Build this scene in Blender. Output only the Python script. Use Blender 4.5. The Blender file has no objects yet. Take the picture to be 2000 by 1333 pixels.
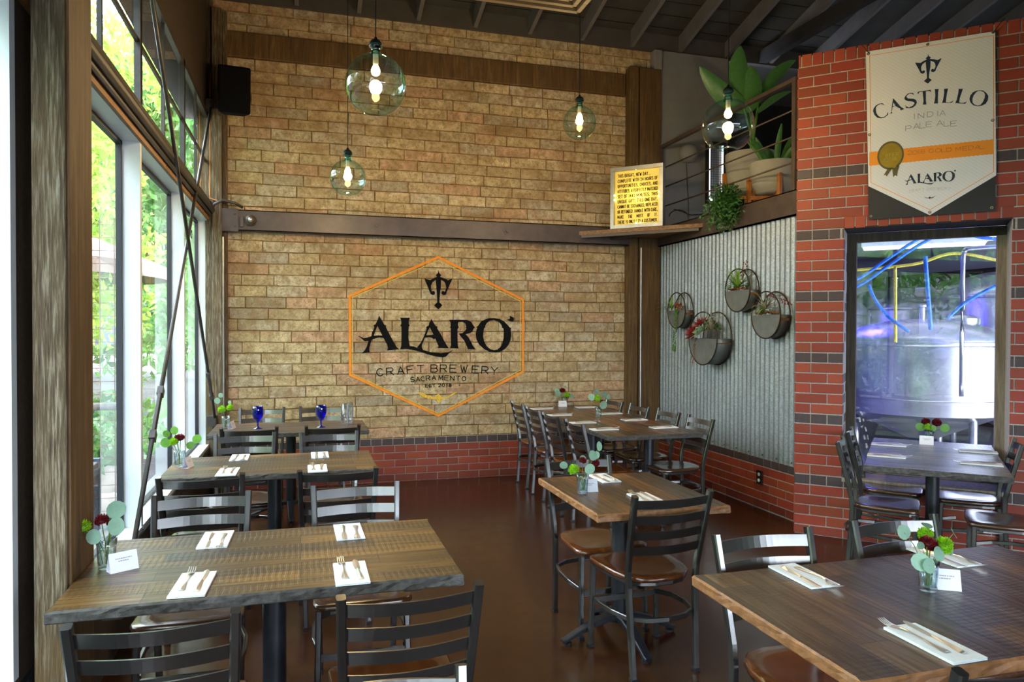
import bpy, math, random
from mathutils import Vector, Matrix, geometry, noise
random.seed(7)
SC = bpy.context.scene
COL = SC.collection
PI = math.pi
D = 7.682      # y of the painted block wall
XR = 3.965     # x of the corrugated wall
XL = -.876     # x of the inner face of the window wall
CW = Vector((.707107, .707107, 0))   # horizontal normal (pointing away from the room) of the 45 degree wall
CU = Vector((.707107, -.707107, 0))  # along that wall
VW = 6.119     # its distance along CW
def uvz(u, v, z=0): return Vector((CU.x*u+CW.x*v, CU.y*u+CW.y*v, z))

# ------------------------------------------------------------------ mesh helper
class MB:
    def __init__(s): s.v=[]; s.f=[]; s.m=[]; s.c=[]; s.M=Matrix(); s.mi=0; s.col=None
    def add(s, vs, fs, M=None):
        T = s.M if M is None else s.M @ M
        o=len(s.v); s.v += [T@Vector(p) for p in vs]
        for f in fs:
            s.f.append([o+i for i in f]); s.m.append(s.mi); s.c.append(s.col)
        return s
    def box(s, a, b, M=None, bev=0):
        x0,y0,z0=a; x1,y1,z1=b
        if bev<=0:
            return s.add([(x0,y0,z0),(x1,y0,z0),(x1,y1,z0),(x0,y1,z0),(x0,y0,z1),(x1,y0,z1),(x1,y1,z1),(x0,y1,z1)],
                [(0,3,2,1),(4,5,6,7),(0,1,5,4),(1,2,6,5),(2,3,7,6),(3,0,4,7)],M)
        e=bev; v=[]
        for z,i in ((z0,e),(z0+e,0),(z1-e,0),(z1,e)):
            v += [(x0+i,y0+e,z),(x0+e,y0+i,z),(x1-e,y0+i,z),(x1-i,y0+e,z),(x1-i,y1-e,z),(x1-e,y1-i,z),(x0+e,y1-i,z),(x0+i,y1-e,z)]
        f=[tuple(range(7,-1,-1)),tuple(range(24,32))]
        for k in range(3):
            for j in range(8): f.append((k*8+j,k*8+(j+1)%8,(k+1)*8+(j+1)%8,(k+1)*8+j))
        return s.add(v,f,M)
    def prism(s, pts, z0, z1, M=None):      # pts ccw in xy
        n=len(pts); v=[(x,y,z0) for x,y in pts]+[(x,y,z1) for x,y in pts]
        f=[tuple(range(n-1,-1,-1)),tuple(range(n,2*n))]+[(i,(i+1)%n,n+(i+1)%n,n+i) for i in range(n)]
        return s.add(v,f,M)
    def bar(s, p0, p1, w, h, up=(0,0,1), M=None):    # rectangular bar
        return s.sweep([p0,p1],[(-w/2,-h/2),(w/2,-h/2),(w/2,h/2),(-w/2,h/2)],up,M=M)
    def sweep(s, path, sec, up=(0,0,1), closed=False, M=None, cap=True, scl=None):
        P=[Vector(p) for p in path]; n=len(P); k=len(sec); v=[]; f=[]; up=Vector(up)
        for i,p in enumerate(P):
            if closed: t=(P[(i+1)%n]-P[i-1])
            else: t=P[min(i+1,n-1)]-P[max(i-1,0)]
            t.normalize(); sd=t.cross(up)
            if sd.length<1e-4: sd=t.cross(Vector((1,0,0)))
            sd.normalize(); uu=sd.cross(t)
            q=1 if scl is None else scl[i]
            # miter
            if not closed and 0<i<n-1:
                a=(P[i]-P[i-1]).normalized(); c=max(.5,abs(a.dot(t)))
            else: c=1
            v+=[p+sd*x*q+uu*y*q for x,y in sec]
        for i in range(n if closed else n-1):
            j=(i+1)%n
            for a in range(k):
                b=(a+1)%k; f.append((i*k+a,i*k+b,j*k+b,j*k+a))
        if cap and not closed: f.append(tuple(range(k-1,-1,-1))); f.append(tuple((n-1)*k+a for a in range(k)))
        return s.add(v,f,M)
    def tube(s, path, r, n=8, closed=False, M=None, scl=None, up=(0,0,1)):
        return s.sweep(path,[(r*math.cos(2*PI*a/n),r*math.sin(2*PI*a/n)) for a in range(n)],up,closed,M,scl=scl)
    def lathe(s, prof, n=24, M=None):      # prof: (r,z); r==0 closes
        v=[];f=[];rings=[]
        for r,z in prof:
            if r<=1e-6: rings.append([len(v)]); v.append((0,0,z))
            else:
                rings.append(list(range(len(v),len(v)+n))); v+=[(r*math.cos(2*PI*a/n),r*math.sin(2*PI*a/n),z) for a in range(n)]
        for A,B in zip(rings,rings[1:]):
            for a in range(n):
                b=(a+1)%n
                if len(A)==1 and len(B)==1: continue
                if len(A)==1: f.append((A[0],B[b],B[a]))
                elif len(B)==1: f.append((A[a],A[b],B[0]))
                else: f.append((A[a],A[b],B[b],B[a]))
        return s.add(v,f,M)
    def grid(s, fn, nu, nv, M=None):
        v=[fn(i/nu,j/nv) for j in range(nv+1) for i in range(nu+1)]
        f=[(j*(nu+1)+i,j*(nu+1)+i+1,(j+1)*(nu+1)+i+1,(j+1)*(nu+1)+i) for j in range(nv) for i in range(nu)]
        return s.add(v,f,M)
    def poly(s, outer, holes, f3, M=None):  # tessellated flat polygon, f3 maps (a,b)->xyz
        rings=[[Vector((a,b,0)) for a,b in outer]]+[[Vector((a,b,0)) for a,b in h] for h in holes]
        tri=geometry.tessellate_polygon(rings); flat=[q for r in rings for q in r]
        return s.add([f3(q.x,q.y) for q in flat],[tuple(t) for t in tri],M)
    def build(s, name, mats, parent=None, smooth=False, bevel=0, seg=2, solid=0):
        me=bpy.data.meshes.new(name); me.from_pydata([tuple(v) for v in s.v],[],s.f)
        if not isinstance(mats,(list,tuple)): mats=[mats]
        for m in mats: me.materials.append(m)
        if len(mats)>1: me.polygons.foreach_set('material_index',s.m)
        if any(c is not None for c in s.c):
            at=me.color_attributes.new('Col','FLOAT_COLOR','CORNER'); buf=[]
            for p,c in zip(me.polygons,s.c):
                buf += list((c or (1,1,1))+(1,))*p.loop_total
            at.data.foreach_set('color',buf)
        me.update()
        o=bpy.data.objects.new(name,me); COL.objects.link(o)
        if parent is not None: o.parent=parent
        if smooth: me.polygons.foreach_set('use_smooth',[True]*len(me.polygons))
        if bevel:
            b=o.modifiers.new('Bevel','BEVEL'); b.width=bevel; b.segments=seg; b.limit_method='ANGLE'; b.angle_limit=.6
        if solid:
            b=o.modifiers.new('Solid','SOLIDIFY'); b.thickness=solid
        if smooth=='auto' :
            try: me.set_sharp_from_angle(angle=.7)
            except Exception: pass
        return o
def empty(name, loc=(0,0,0), rz=0, label=None, cat=None, group=None):
    o=bpy.data.objects.new(name,None); COL.objects.link(o); o.location=loc; o.rotation_euler=(0,0,rz)
    o.empty_display_size=.1
    return tag(o,label,cat,group)
def subp(o, p):
    o.parent=p; o.matrix_parent_inverse=Matrix(); return o
def tag(o, label=None, cat=None, group=None, kind=None):
    if label: o['label']=label
    if cat: o['category']=cat
    if group: o['group']=group
    if kind: o['kind']=kind
    return o
def dup(root, loc, rz, label, cat=None, group=None):
    r=root.copy(); COL.objects.link(r); r.location=loc; r.rotation_euler=(0,0,rz); r['label']=label
    if group: r['group']=group
    for ch in list(root.children):
        c=ch.copy(); COL.objects.link(c); c.parent=r
        for g in list(ch.children):
            d=g.copy(); COL.objects.link(d); d.parent=c
    return r
def struct(o, label=None, cat=None): return tag(o,label,cat,None,'structure')
def rot(ax,a): return Matrix.Rotation(a,4,ax)
def tr(x,y,z): return Matrix.Translation((x,y,z))

# ------------------------------------------------------------------ materials
class NT:
    def __init__(s,name):
        s.mat=bpy.data.materials.new(name); s.mat.use_nodes=True; s.t=s.mat.node_tree; s.t.nodes.clear()
        s.out=s.t.nodes.new('ShaderNodeOutputMaterial')
    def n(s,ty,ins=None,**kw):
        nd=s.t.nodes.new('ShaderNode'+ty)
        for k,v in kw.items(): setattr(nd,k,v)
        for k,v in (ins or {}).items():
            sock=nd.inputs[k]
            if isinstance(v,bpy.types.NodeSocket): s.t.links.new(v,sock)
            elif isinstance(v,bpy.types.Node): s.t.links.new(v.outputs[0],sock)
            else:
                if hasattr(sock.default_value,'__len__') and not isinstance(v,(int,float)):
                    v=tuple(v)+((1,) if len(v)==3 and len(sock.default_value)==4 else ())
                sock.default_value=v
        return nd
    def coord(s,kind='Object',scale=(1,1,1),rot=(0,0,0)):
        c=s.n('TexCoord'); return s.n('Mapping',{'Vector':c.outputs[kind],'Scale':scale,'Rotation':rot}).outputs[0]
    def geo(s,scale=(1,1,1)):
        c=s.n('NewGeometry'); return s.n('Mapping',{'Vector':c.outputs['Position'],'Scale':scale}).outputs[0]
    def noise(s,vec,scale,detail=3,rough=.6,dist=0):
        return s.n('TexNoise',{'Vector':vec,'Scale':scale,'Detail':detail,'Roughness':rough,'Distortion':dist}).outputs[0]
    def ramp(s,fac,stops):
        r=s.n('ValToRGB',{'Fac':fac}); e=r.color_ramp.elements
        while len(e)<len(stops): e.new(.5)
        for a,(p,c) in zip(e,stops): a.position=p; a.color=tuple(c)+(1,) if len(c)==3 else c
        return r.outputs[0]
    def mix(s,fac,a,b,mode='MIX'):
        m=s.n('Mix',data_type='RGBA',blend_type=mode)
        for k,v in ((0,fac),(6,a),(7,b)):
            sock=m.inputs[k]
            if isinstance(v,bpy.types.NodeSocket): s.t.links.new(v,sock)
            else: sock.default_value=v if isinstance(v,(int,float)) else tuple(v)+((1,) if len(v)==3 else ())
        return m.outputs[2]
    def math(s,op,a,b=0.):
        m=s.n('Math',{0:a,1:b},operation=op); return m.outputs[0]
    def bump(s,h,st=.5,dist=.01): return s.n('Bump',{'Height':h,'Strength':st,'Distance':dist}).outputs[0]
    def bsdf(s,col,rough=.5,metal=0,normal=None,**kw):
        ins={'Base Color':col,'Roughness':rough,'Metallic':metal}
        if normal is not None: ins['Normal']=normal
        ins.update(kw)
        b=s.n('BsdfPrincipled',ins); s.t.links.new(b.outputs[0],s.out.inputs[0]); return s.mat
    def surf(s,sh): s.t.links.new(sh.outputs[0] if isinstance(sh,bpy.types.Node) else sh,s.out.inputs[0]); return s.mat
def simple(name,col,rough=.5,metal=0,nscale=30,var=.25,bump=0,**kw):
    m=NT(name); v=m.coord(); n=m.noise(v,nscale,4)
    lo=tuple(c*(1-var) for c in col); hi=tuple(min(1,c*(1+var)) for c in col)
    c=m.ramp(n,[(.3,lo),(.7,hi)])
    nr=m.bump(n,bump,.005) if bump else None
    return m.bsdf(c,rough,metal,nr,**kw)
def emis(name,col,st):
    m=NT(name); return m.surf(m.n('Emission',{'Color':col,'Strength':st}))
def thin_glass(name,tint=(1,1,1),edge=None,ior=1.5,mult=1.,rough=0.):
    m=NT(name); bf=m.n('NewGeometry').outputs['Backfacing']; fr=m.n('Fresnel',{'IOR':m.math('ADD',m.math('MULTIPLY',bf,1/ior-ior),ior)}).outputs[0]
    f=m.math('MULTIPLY',fr,mult); f=m.n('Clamp',{0:f}).outputs[0]
    col=tint
    if edge is not None:
        lw=m.n('LayerWeight',{'Blend':.35}).outputs['Facing']; col=m.mix(lw,tint,edge)
    tp=m.n('BsdfTransparent',{'Color':col}); gl=m.n('BsdfGlossy',{'Color':(1,1,1),'Roughness':rough})
    mx=m.n('MixShader',{0:f,1:tp.outputs[0],2:gl.outputs[0]}); return m.surf(mx)

def m_block():
    m=NT('painted_block'); g=m.geo(); a=m.n('VertexColor',layer_name='Col').outputs[0]
    n1=m.noise(g,9,5,.65); n2=m.noise(g,70,3,.7); n3=m.noise(m.geo((.8,.8,2.4)),1.6,4,.6,.3)
    c=m.mix(m.ramp(n1,[(.35,(0,0,0)),(.7,(.75,.75,.75))]),a,(.30,.20,.09),'MIX')
    n4=m.noise(g,26,4,.75); n5=m.noise(g,3.1,5,.7,.6)
    c=m.mix(m.ramp(n5,[(.52,(0,0,0)),(.72,(.75,.75,.75))]),c,(.47,.24,.13))
    c=m.mix(m.ramp(n3,[(.48,(0,0,0)),(.75,(.7,.7,.7))]),c,(.24,.12,.035))
    c=m.mix(m.ramp(n4,[(.36,(.7,.7,.7)),(.55,(0,0,0))]),c,(.25,.17,.085))
    c=m.mix(m.ramp(n2,[(.29,(.95,.95,.95)),(.37,(0,0,0))]),c,(.05,.03,.015))
    h=m.math('ADD',m.math('MULTIPLY',n1,1.2),m.math('ADD',m.math('MULTIPLY',n2,.35),n4))
    return m.bsdf(c,.9,0,m.bump(h,1.,.012),**{'Specular IOR Level':.15})
def m_redbrick():
    m=NT('glazed_red_brick'); g=m.geo(); a=m.n('VertexColor',layer_name='Col').outputs[0]
    n=m.noise(g,45,4); c=m.mix(m.ramp(n,[(.3,(.0,.0,.0)),(.7,(.35,.35,.35))]),a,(.16,.04,.02))
    return m.bsdf(c,.6,0,m.bump(n,.3,.003))
def m_table(name,c1,c2,c3,rough=.36,plank=.105,length=.75,grainy=1.):
    m=NT(name); v=m.coord('Object')
    oi=m.n('ObjectInfo').outputs['Random']
    vv=m.n('VectorMath',{0:v,1:m.n('CombineXYZ',{0:m.math('MULTIPLY',oi,7.3),1:m.math('MULTIPLY',oi,3.1),2:0.}).outputs[0]},operation='ADD').outputs[0]
    br=m.n('TexBrick',{'Vector':vv,'Color1':(0,0,0),'Color2':(1,1,1),'Mortar':(.5,.5,.5),'Scale':1.,'Mortar Size':.0022,'Brick Width':length,'Row Height':plank,'Bias':0.},offset=.37,squash=1)
    tone=m.ramp(br.outputs[0],[(0,c1),(.45,c2),(1,c3)])
    st=m.n('Mapping',{'Vector':vv,'Scale':(1.2,22,6)}).outputs[0]
    gr=m.noise(st,3.2,5,.62,.6)
    grc=m.ramp(gr,[(.3,(.32,.30,.29)),(.5,(.95,.95,.95)),(.72,(1.5,1.4,1.2))])
    big=m.ramp(m.noise(m.n('Mapping',{'Vector':vv,'Scale':(.9,7,1)}).outputs[0],2.2,3,.6),[(.35,(.55,.55,.55)),(.65,(1.5,1.4,1.15))])
    c=m.mix(.95*min(1,grainy),m.mix(.8,tone,big,'MULTIPLY'),grc,'MULTIPLY')
    # circular saw marks across the plank
    wv=m.n('TexWave',{'Vector':vv,'Scale':15.,'Distortion':2.4,'Detail':2.,'Detail Scale':1.},wave_type='BANDS',bands_direction='X').outputs[1]
    mask=m.ramp(m.noise(m.n('Mapping',{'Vector':vv,'Scale':(1,5,1)}).outputs[0],1.5,2),[(.45,(0,0,0)),(.6,(1,1,1))])
    sw=m.math('MULTIPLY',m.ramp(wv,[(.35,(1,1,1)),(.55,(0,0,0))]),mask)
    c=m.mix(m.math('MULTIPLY',sw,.33),c,(.02,.015,.012))
    c=m.mix(m.math('MULTIPLY',br.outputs[1],.85),c,(.012,.008,.006))
    h=m.math('SUBTRACT',m.math('MULTIPLY',gr,.7),m.math('ADD',m.math('MULTIPLY',sw,.7),br.outputs[1]))
    rg=m.ramp(gr,[(.3,(rough+.16,)*3),(.7,(rough-.06,)*3)])
    return m.bsdf(c,rg,0,m.bump(h,.55,.0035),**{'Coat Weight':.35,'Coat Roughness':.22})
def m_wood(name,c1,c2,rough=.5,scale=(1,14,14),s=3,bump=.4):
    m=NT(name); v=m.coord('Object',scale); n=m.noise(v,s,5,.65,.4)
    return m.bsdf(m.ramp(n,[(.3,c1),(.7,c2)]),rough,0,m.bump(n,bump,.004))
def m_board():     # board formed concrete, vertical grain
    m=NT('board_formed_concrete'); n=m.noise(m.geo((26,26,1.6)),5,4,.6,.2); n2=m.noise(m.geo(),2.2,5,.7)
    w=m.noise(m.geo((8,8,.5)),3,4,.6)
    c=m.ramp(n,[(.3,(.03,.019,.010)),(.5,(.12,.085,.045)),(.68,(.33,.28,.20))])
    c=m.mix(m.math('MULTIPLY',m.ramp(w,[(.35,(1,1,1)),(.6,(0,0,0))]),.6),c,(.11,.07,.03))
    c=m.mix(m.ramp(n2,[(.5,(0,0,0)),(.68,(.8,.8,.8))]),c,(.13,.075,.02))
    return m.bsdf(c,.75,0,m.bump(m.math('ADD',n,w),.8,.012))
def m_brownpost():
    m=NT('stained_timber_post'); n=m.noise(m.geo((9,9,.6)),4,6,.7,.4); n2=m.noise(m.geo(),3,5,.7)
    c=m.ramp(n,[(.25,(.035,.018,.006)),(.55,(.125,.065,.017)),(.8,(.24,.155,.055))])
    c=m.mix(m.ramp(n2,[(.55,(0,0,0)),(.75,(.5,.5,.5))]),c,(.2,.15,.07))
    return m.bsdf(c,.7,0,m.bump(n,.7,.008))
def m_floor():
    m=NT('stained_concrete_floor'); g=m.geo(); n=m.noise(g,1.1,6,.65,.5); n2=m.noise(g,7,5,.7,.5)
    c=m.ramp(n,[(.3,(.036,.0075,.004)),(.5,(.043,.014,.005)),(.68,(.058,.028,.008))])
    c=m.mix(m.ramp(n2,[(.3,(.35,.35,.35)),(.65,(0,0,0))]),c,(.02,.007,.005))
    return m.bsdf(c,m.ramp(n2,[(.3,(.17,)*3),(.7,(.27,)*3)]),0,m.bump(n,.05,.003),**{'Specular IOR Level':.45})
def m_galv():
    m=NT('galvanised_sheet'); g=m.geo(); vo=m.n('TexVoronoi',{'Vector':g,'Scale':95.}).outputs[1]
    n=m.noise(m.geo((1,1,.25)),4,4); bw=m.n('RGBToBW',{0:vo}).outputs[0]
    c=m.ramp(bw,[(0,(.20,.235,.25)),(1,(.42,.46,.47))]); c=m.mix(m.ramp(n,[(.45,(0,0,0)),(.75,(.55,.55,.55))]),c,(.18,.205,.20))
    return m.bsdf(c,.45,.55,m.bump(bw,.08,.002))
def m_seat(name,c1,c2):
    m=NT(name); v=m.coord('Object',(12,1.5,6)); n=m.noise(v,3,5,.6,1.); n2=m.noise(m.coord(),5,2)
    oi=m.n('ObjectInfo').outputs['Random']
    c=m.ramp(n,[(.3,c1),(.7,c2)]); c=m.mix(m.math('MULTIPLY',m.ramp(n2,[(.4,(0,0,0)),(.7,(1,1,1))]),.35),c,tuple(x*.5 for x in c1))
    c=m.mix(m.math('MULTIPLY',oi,.35),c,(.03,.012,.006))
    return m.bsdf(c,.22,0,m.bump(n,.1,.002),**{'Coat Weight':.5,'Coat Roughness':.12})
def m_gun():
    m=NT('brushed_gunmetal'); v=m.coord('Object',(6,6,20)); n=m.noise(v,3,2); n2=m.noise(m.coord(),5,2,.5)
    c=m.ramp(n2,[(.3,(.12,.118,.115)),(.7,(.18,.178,.173))])
    return m.bsdf(c,.24,.9)
def m_leaf(name,c,tr=.35,rough=.5,var=.35):
    m=NT(name); n=m.noise(m.coord(),30,2); gi=m.n('NewGeometry').outputs['Random Per Island']
    f=m.math('ADD',m.math('MULTIPLY',n,.5),m.math('MULTIPLY',gi,.5))
    col=m.ramp(f,[(.2,tuple(x*(1-var) for x in c)),(.8,tuple(min(1,x*(1+var)) for x in c))])
    a=m.n('BsdfPrincipled',{'Base Color':col,'Roughness':rough}); b=m.n('BsdfTranslucent',{'Color':col})
    return m.surf(m.n('MixShader',{0:tr,1:a.outputs[0],2:b.outputs[0]}))
def m_corr_banner():
    m=NT('banner_white_print'); v=m.geo(); w=m.n('TexWave',{'Vector':m.geo((.9,-.9,1.6)),'Scale':16.,'Distortion':0.},wave_type='BANDS',bands_direction='DIAGONAL').outputs[1]
    return m.bsdf(m.ramp(w,[(.3,(.68,.70,.72)),(.7,(.72,.74,.76))]),.45)
M=dict(
 block=m_block(), red=m_redbrick(), floor=m_floor(), galv=m_galv(), board=m_board(), post=m_brownpost(), gun=m_gun(),
 blockjoint=simple('block_joint',(.17,.10,.04),.95,0,20,.5,.6), mortar=simple('mortar',(.40,.37,.33),.95,0,60,.2,.4),
 seat=m_seat('varnished_seat_brown',(.075,.018,.004),(.16,.045,.009)), seatd=m_seat('varnished_seat_dark',(.045,.019,.010),(.09,.038,.017)),
 t_main=m_table('reclaimed_plank_top',(.03,.022,.014),(.08,.047,.017),(.165,.095,.03)),
 t_red=m_table('reclaimed_plank_top_brown',(.03,.02,.015),(.085,.043,.018),(.2,.09,.03)),
 t_dark=m_table('reclaimed_plank_top_dark',(.028,.021,.017),(.062,.039,.025),(.12,.068,.035)),
 t_grey=m_table('reclaimed_plank_top_grey',(.05,.05,.045),(.1,.095,.08),(.16,.14,.11),.3,.12,.6),
 edge=simple('rough_table_edge',(.055,.05,.045),.6,0,40,.6,.8), edgeo=simple('worn_orange_edge',(.27,.12,.045),.5,0,30,.35,.4),
 black=simple('black_powder_coat',(.016,.018,.024),.42,.2), steel=simple('brown_painted_steel',(.075,.052,.042),.42,.1,8,.25,.1),
 white=simple('white_window_frame',(.78,.84,.87),.35,0,3,.04), gasket=simple('black_gasket',(.01,.013,.018),.5),
 sash=simple('dark_sash_paint',(.045,.04,.036),.4,.2), pane=thin_glass('window_glass',(.97,1,.98)),
 doorpane=thin_glass('brewery_window_glass',(.93,.95,.97),None,1.55,2.3),
 globe=thin_glass('sea_glass_globe',(.955,.985,.97),(.40,.78,.74),1.5,1.1), neck=thin_glass('teal_glass_neck',(.25,.62,.58),(.05,.3,.3),1.5,2),
 clear=thin_glass('clear_glass',(.97,.99,1.),(.55,.65,.72),1.5,1.8), blueg=thin_glass('cobalt_glass',(.22,.24,.95),(.04,.04,.75),1.5,1.4),
 water=thin_glass('water',(.9,.96,.93),None,1.33,1.),
 dwood=m_wood('dark_header_timber',(.022,.013,.007),(.05,.03,.015),.75), oran=m_wood('orange_trim_wood',(.22,.10,.03),(.36,.18,.06),.6),
 plank=simple('ceiling_plank_paint',(.045,.043,.038),.8,0,4,.25,.1), rafter=simple('rafter_grey_paint',(.125,.12,.125),.75,0,6,.12,.1), ledger=simple('ledger_grey_paint',(.07,.062,.055),.75,0,6,.15,.1),
 grey=simple('grey_plaster',(.235,.23,.235),.8,0,8,.06,.05), dark=simple('dark_void_paint',(.02,.019,.022),.9), cream=simple('rear_plaster',(.11,.09,.07),.8,0,3,.1),
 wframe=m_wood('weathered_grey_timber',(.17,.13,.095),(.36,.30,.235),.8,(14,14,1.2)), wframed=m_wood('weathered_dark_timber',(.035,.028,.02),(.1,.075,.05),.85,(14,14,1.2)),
 speaker=simple('speaker_black',(.003,.003,.004),.9,**{'Specular IOR Level':.1}), nap=simple('white_paper_napkin',(.80,.84,.86),.8,0,60,.04,.2), card=simple('white_card',(.80,.79,.86),.6,0,20,.03),
 chrome=simple('polished_cutlery',(.86,.84,.80),.28,.85,20,.05), ink=simple('grey_ink',(.35,.34,.36),.7),
 paintk=simple('black_sign_paint',(.006,.006,.007),.95,0,25,.5,.1,**{'Specular IOR Level':.15}), painto=simple('orange_sign_paint',(.85,.27,.01),.7,0,20,.12), painty=simple('yellow_sign_paint',(.72,.50,.09),.8,0,30,.2), paintg=simple('gold_sign_paint',(.75,.47,.05),.8,0,60,.3),
 navy=simple('navy_print',(.012,.022,.05),.5), greyp=simple('grey_print',(.22,.25,.30),.5), palep=simple('pale_grey_print',(.48,.52,.56),.5), oprint=simple('orange_print',(.85,.30,.02),.45,0,5,.05), dprint=simple('dark_orange_print',(.50,.17,.02),.5), vinyl=simple('dark_vinyl',(.018,.014,.014),.5,0,4,.3), gold=simple('gold_medal_print',(.36,.24,.02),.4,.3,12,.2), goldd=simple('dark_gold_print',(.11,.09,.03),.5), goldl=simple('light_gold_print',(.45,.33,.05),.5), brass=simple('brass_grommet',(.35,.28,.18),.35,.9), banner=m_corr_banner(),
 zinc=simple('zinc_planter',(.20,.22,.215),.5,.5,10,.15,.05), rust=simple('dark_wire_ring',(.035,.022,.017),.6,.4),
 leafg=m_leaf('fresh_green_leaf',(.13,.35,.04)), leaft=m_leaf('eucalyptus_leaf',(.22,.38,.27),.25), leafd=m_leaf('deep_green_leaf',(.045,.15,.03),.2), leafb=m_leaf('broad_leaf',(.085,.235,.065),.25,.35), airp=m_leaf('pale_air_plant',(.40,.40,.25),.2), airg=m_leaf('lime_air_plant',(.25,.48,.06),.3), redleaf=m_leaf('red_succulent',(.28,.012,.02),.15), jade=m_leaf('jade_succulent',(.27,.42,.30),.2), moss=simple('brown_moss',(.20,.10,.035),.95,0,60,.6,1.), orangel=m_leaf('rust_twig',(.28,.09,.04),.1),
 pomg=m_leaf('green_pompom_petal',(.33,.62,.02),.3), pomr=m_leaf('dark_red_petal',(.17,.007,.012),.15), stem=simple('green_stem',(.10,.19,.03),.6),
 pot=simple('stone_pot',(.33,.32,.28),.75,0,7,.1,.1), owood=m_wood('orange_stand_wood',(.34,.11,.02),(.55,.21,.04),.35,(14,14,1.5)), soil=simple('soil',(.03,.02,.012),.95),
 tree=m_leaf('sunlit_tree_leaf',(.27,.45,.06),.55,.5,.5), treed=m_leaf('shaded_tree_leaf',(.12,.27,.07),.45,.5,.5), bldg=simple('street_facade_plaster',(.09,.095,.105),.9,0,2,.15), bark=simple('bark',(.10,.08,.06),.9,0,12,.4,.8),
 umb=simple('tan_canopy_fabric',(.24,.185,.15),.9,0,8,.06), paving=simple('pavement',(.055,.058,.066),.9,0,5,.2,.3), road=simple('asphalt',(.05,.06,.08),.9,0,5,.15), bluebox=simple('blue_grey_planter_paint',(.11,.14,.19),.6), rail=simple('grey_rail_paint',(.30,.31,.32),.5,.3), rock=simple('boulder_stone',(.42,.36,.32),.9,0,7,.25,1.), rustw=simple('rusty_mesh_wire',(.22,.10,.06),.7,.3),
 ssteel=simple('brushed_tank_steel',(.42,.43,.48),.3,.85,3,.08), fluo=emis('fluorescent_tube',(.92,.95,1.),1.6), hoseb=simple('blue_hose',(.02,.18,.75),.4), hosey=simple('yellow_hose',(.75,.62,.06),.4), brwall=simple('brewery_wall_paint',(.30,.30,.42),.7,0,3,.05), brfloor=simple('brewery_floor',(.18,.18,.2),.4),
 bulb=emis('hot_filament_bulb',(1.,.60,.20),30.), sbulb=emis('sign_bulb',(1.,.75,.35),9.), socket=simple('cream_socket',(.55,.50,.38),.5), signp=NT('x').mat, alum=simple('brushed_aluminium',(.42,.42,.42),.4,.85,25,.1), shelfw=m_wood('rough_shelf_board',(.13,.06,.025),(.34,.2,.1),.7,(3,14,14)), led=emis('heater_trim_light',(1,.98,.95),.9), plateb=simple('black_plastic',(.012,.012,.012),.4), recept=simple('white_plastic',(.75,.73,.68),.4), orangew=simple('orange_cable',(.45,.18,.03),.6), duct=m_wood('diffuser_wood',(.07,.05,.03),(.19,.14,.085),.6),
)
def _sp():
    m=NT('sign_yellow_panel'); c=m.mix(.0,(.82,.62,.10),(1,1,1)); b=m.n('BsdfPrincipled',{'Base Color':(.82,.60,.10),'Roughness':.5,'Emission Color':(1.,.68,.14),'Emission Strength':.16})
    return m.surf(b)
M['signp']=_sp()
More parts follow.
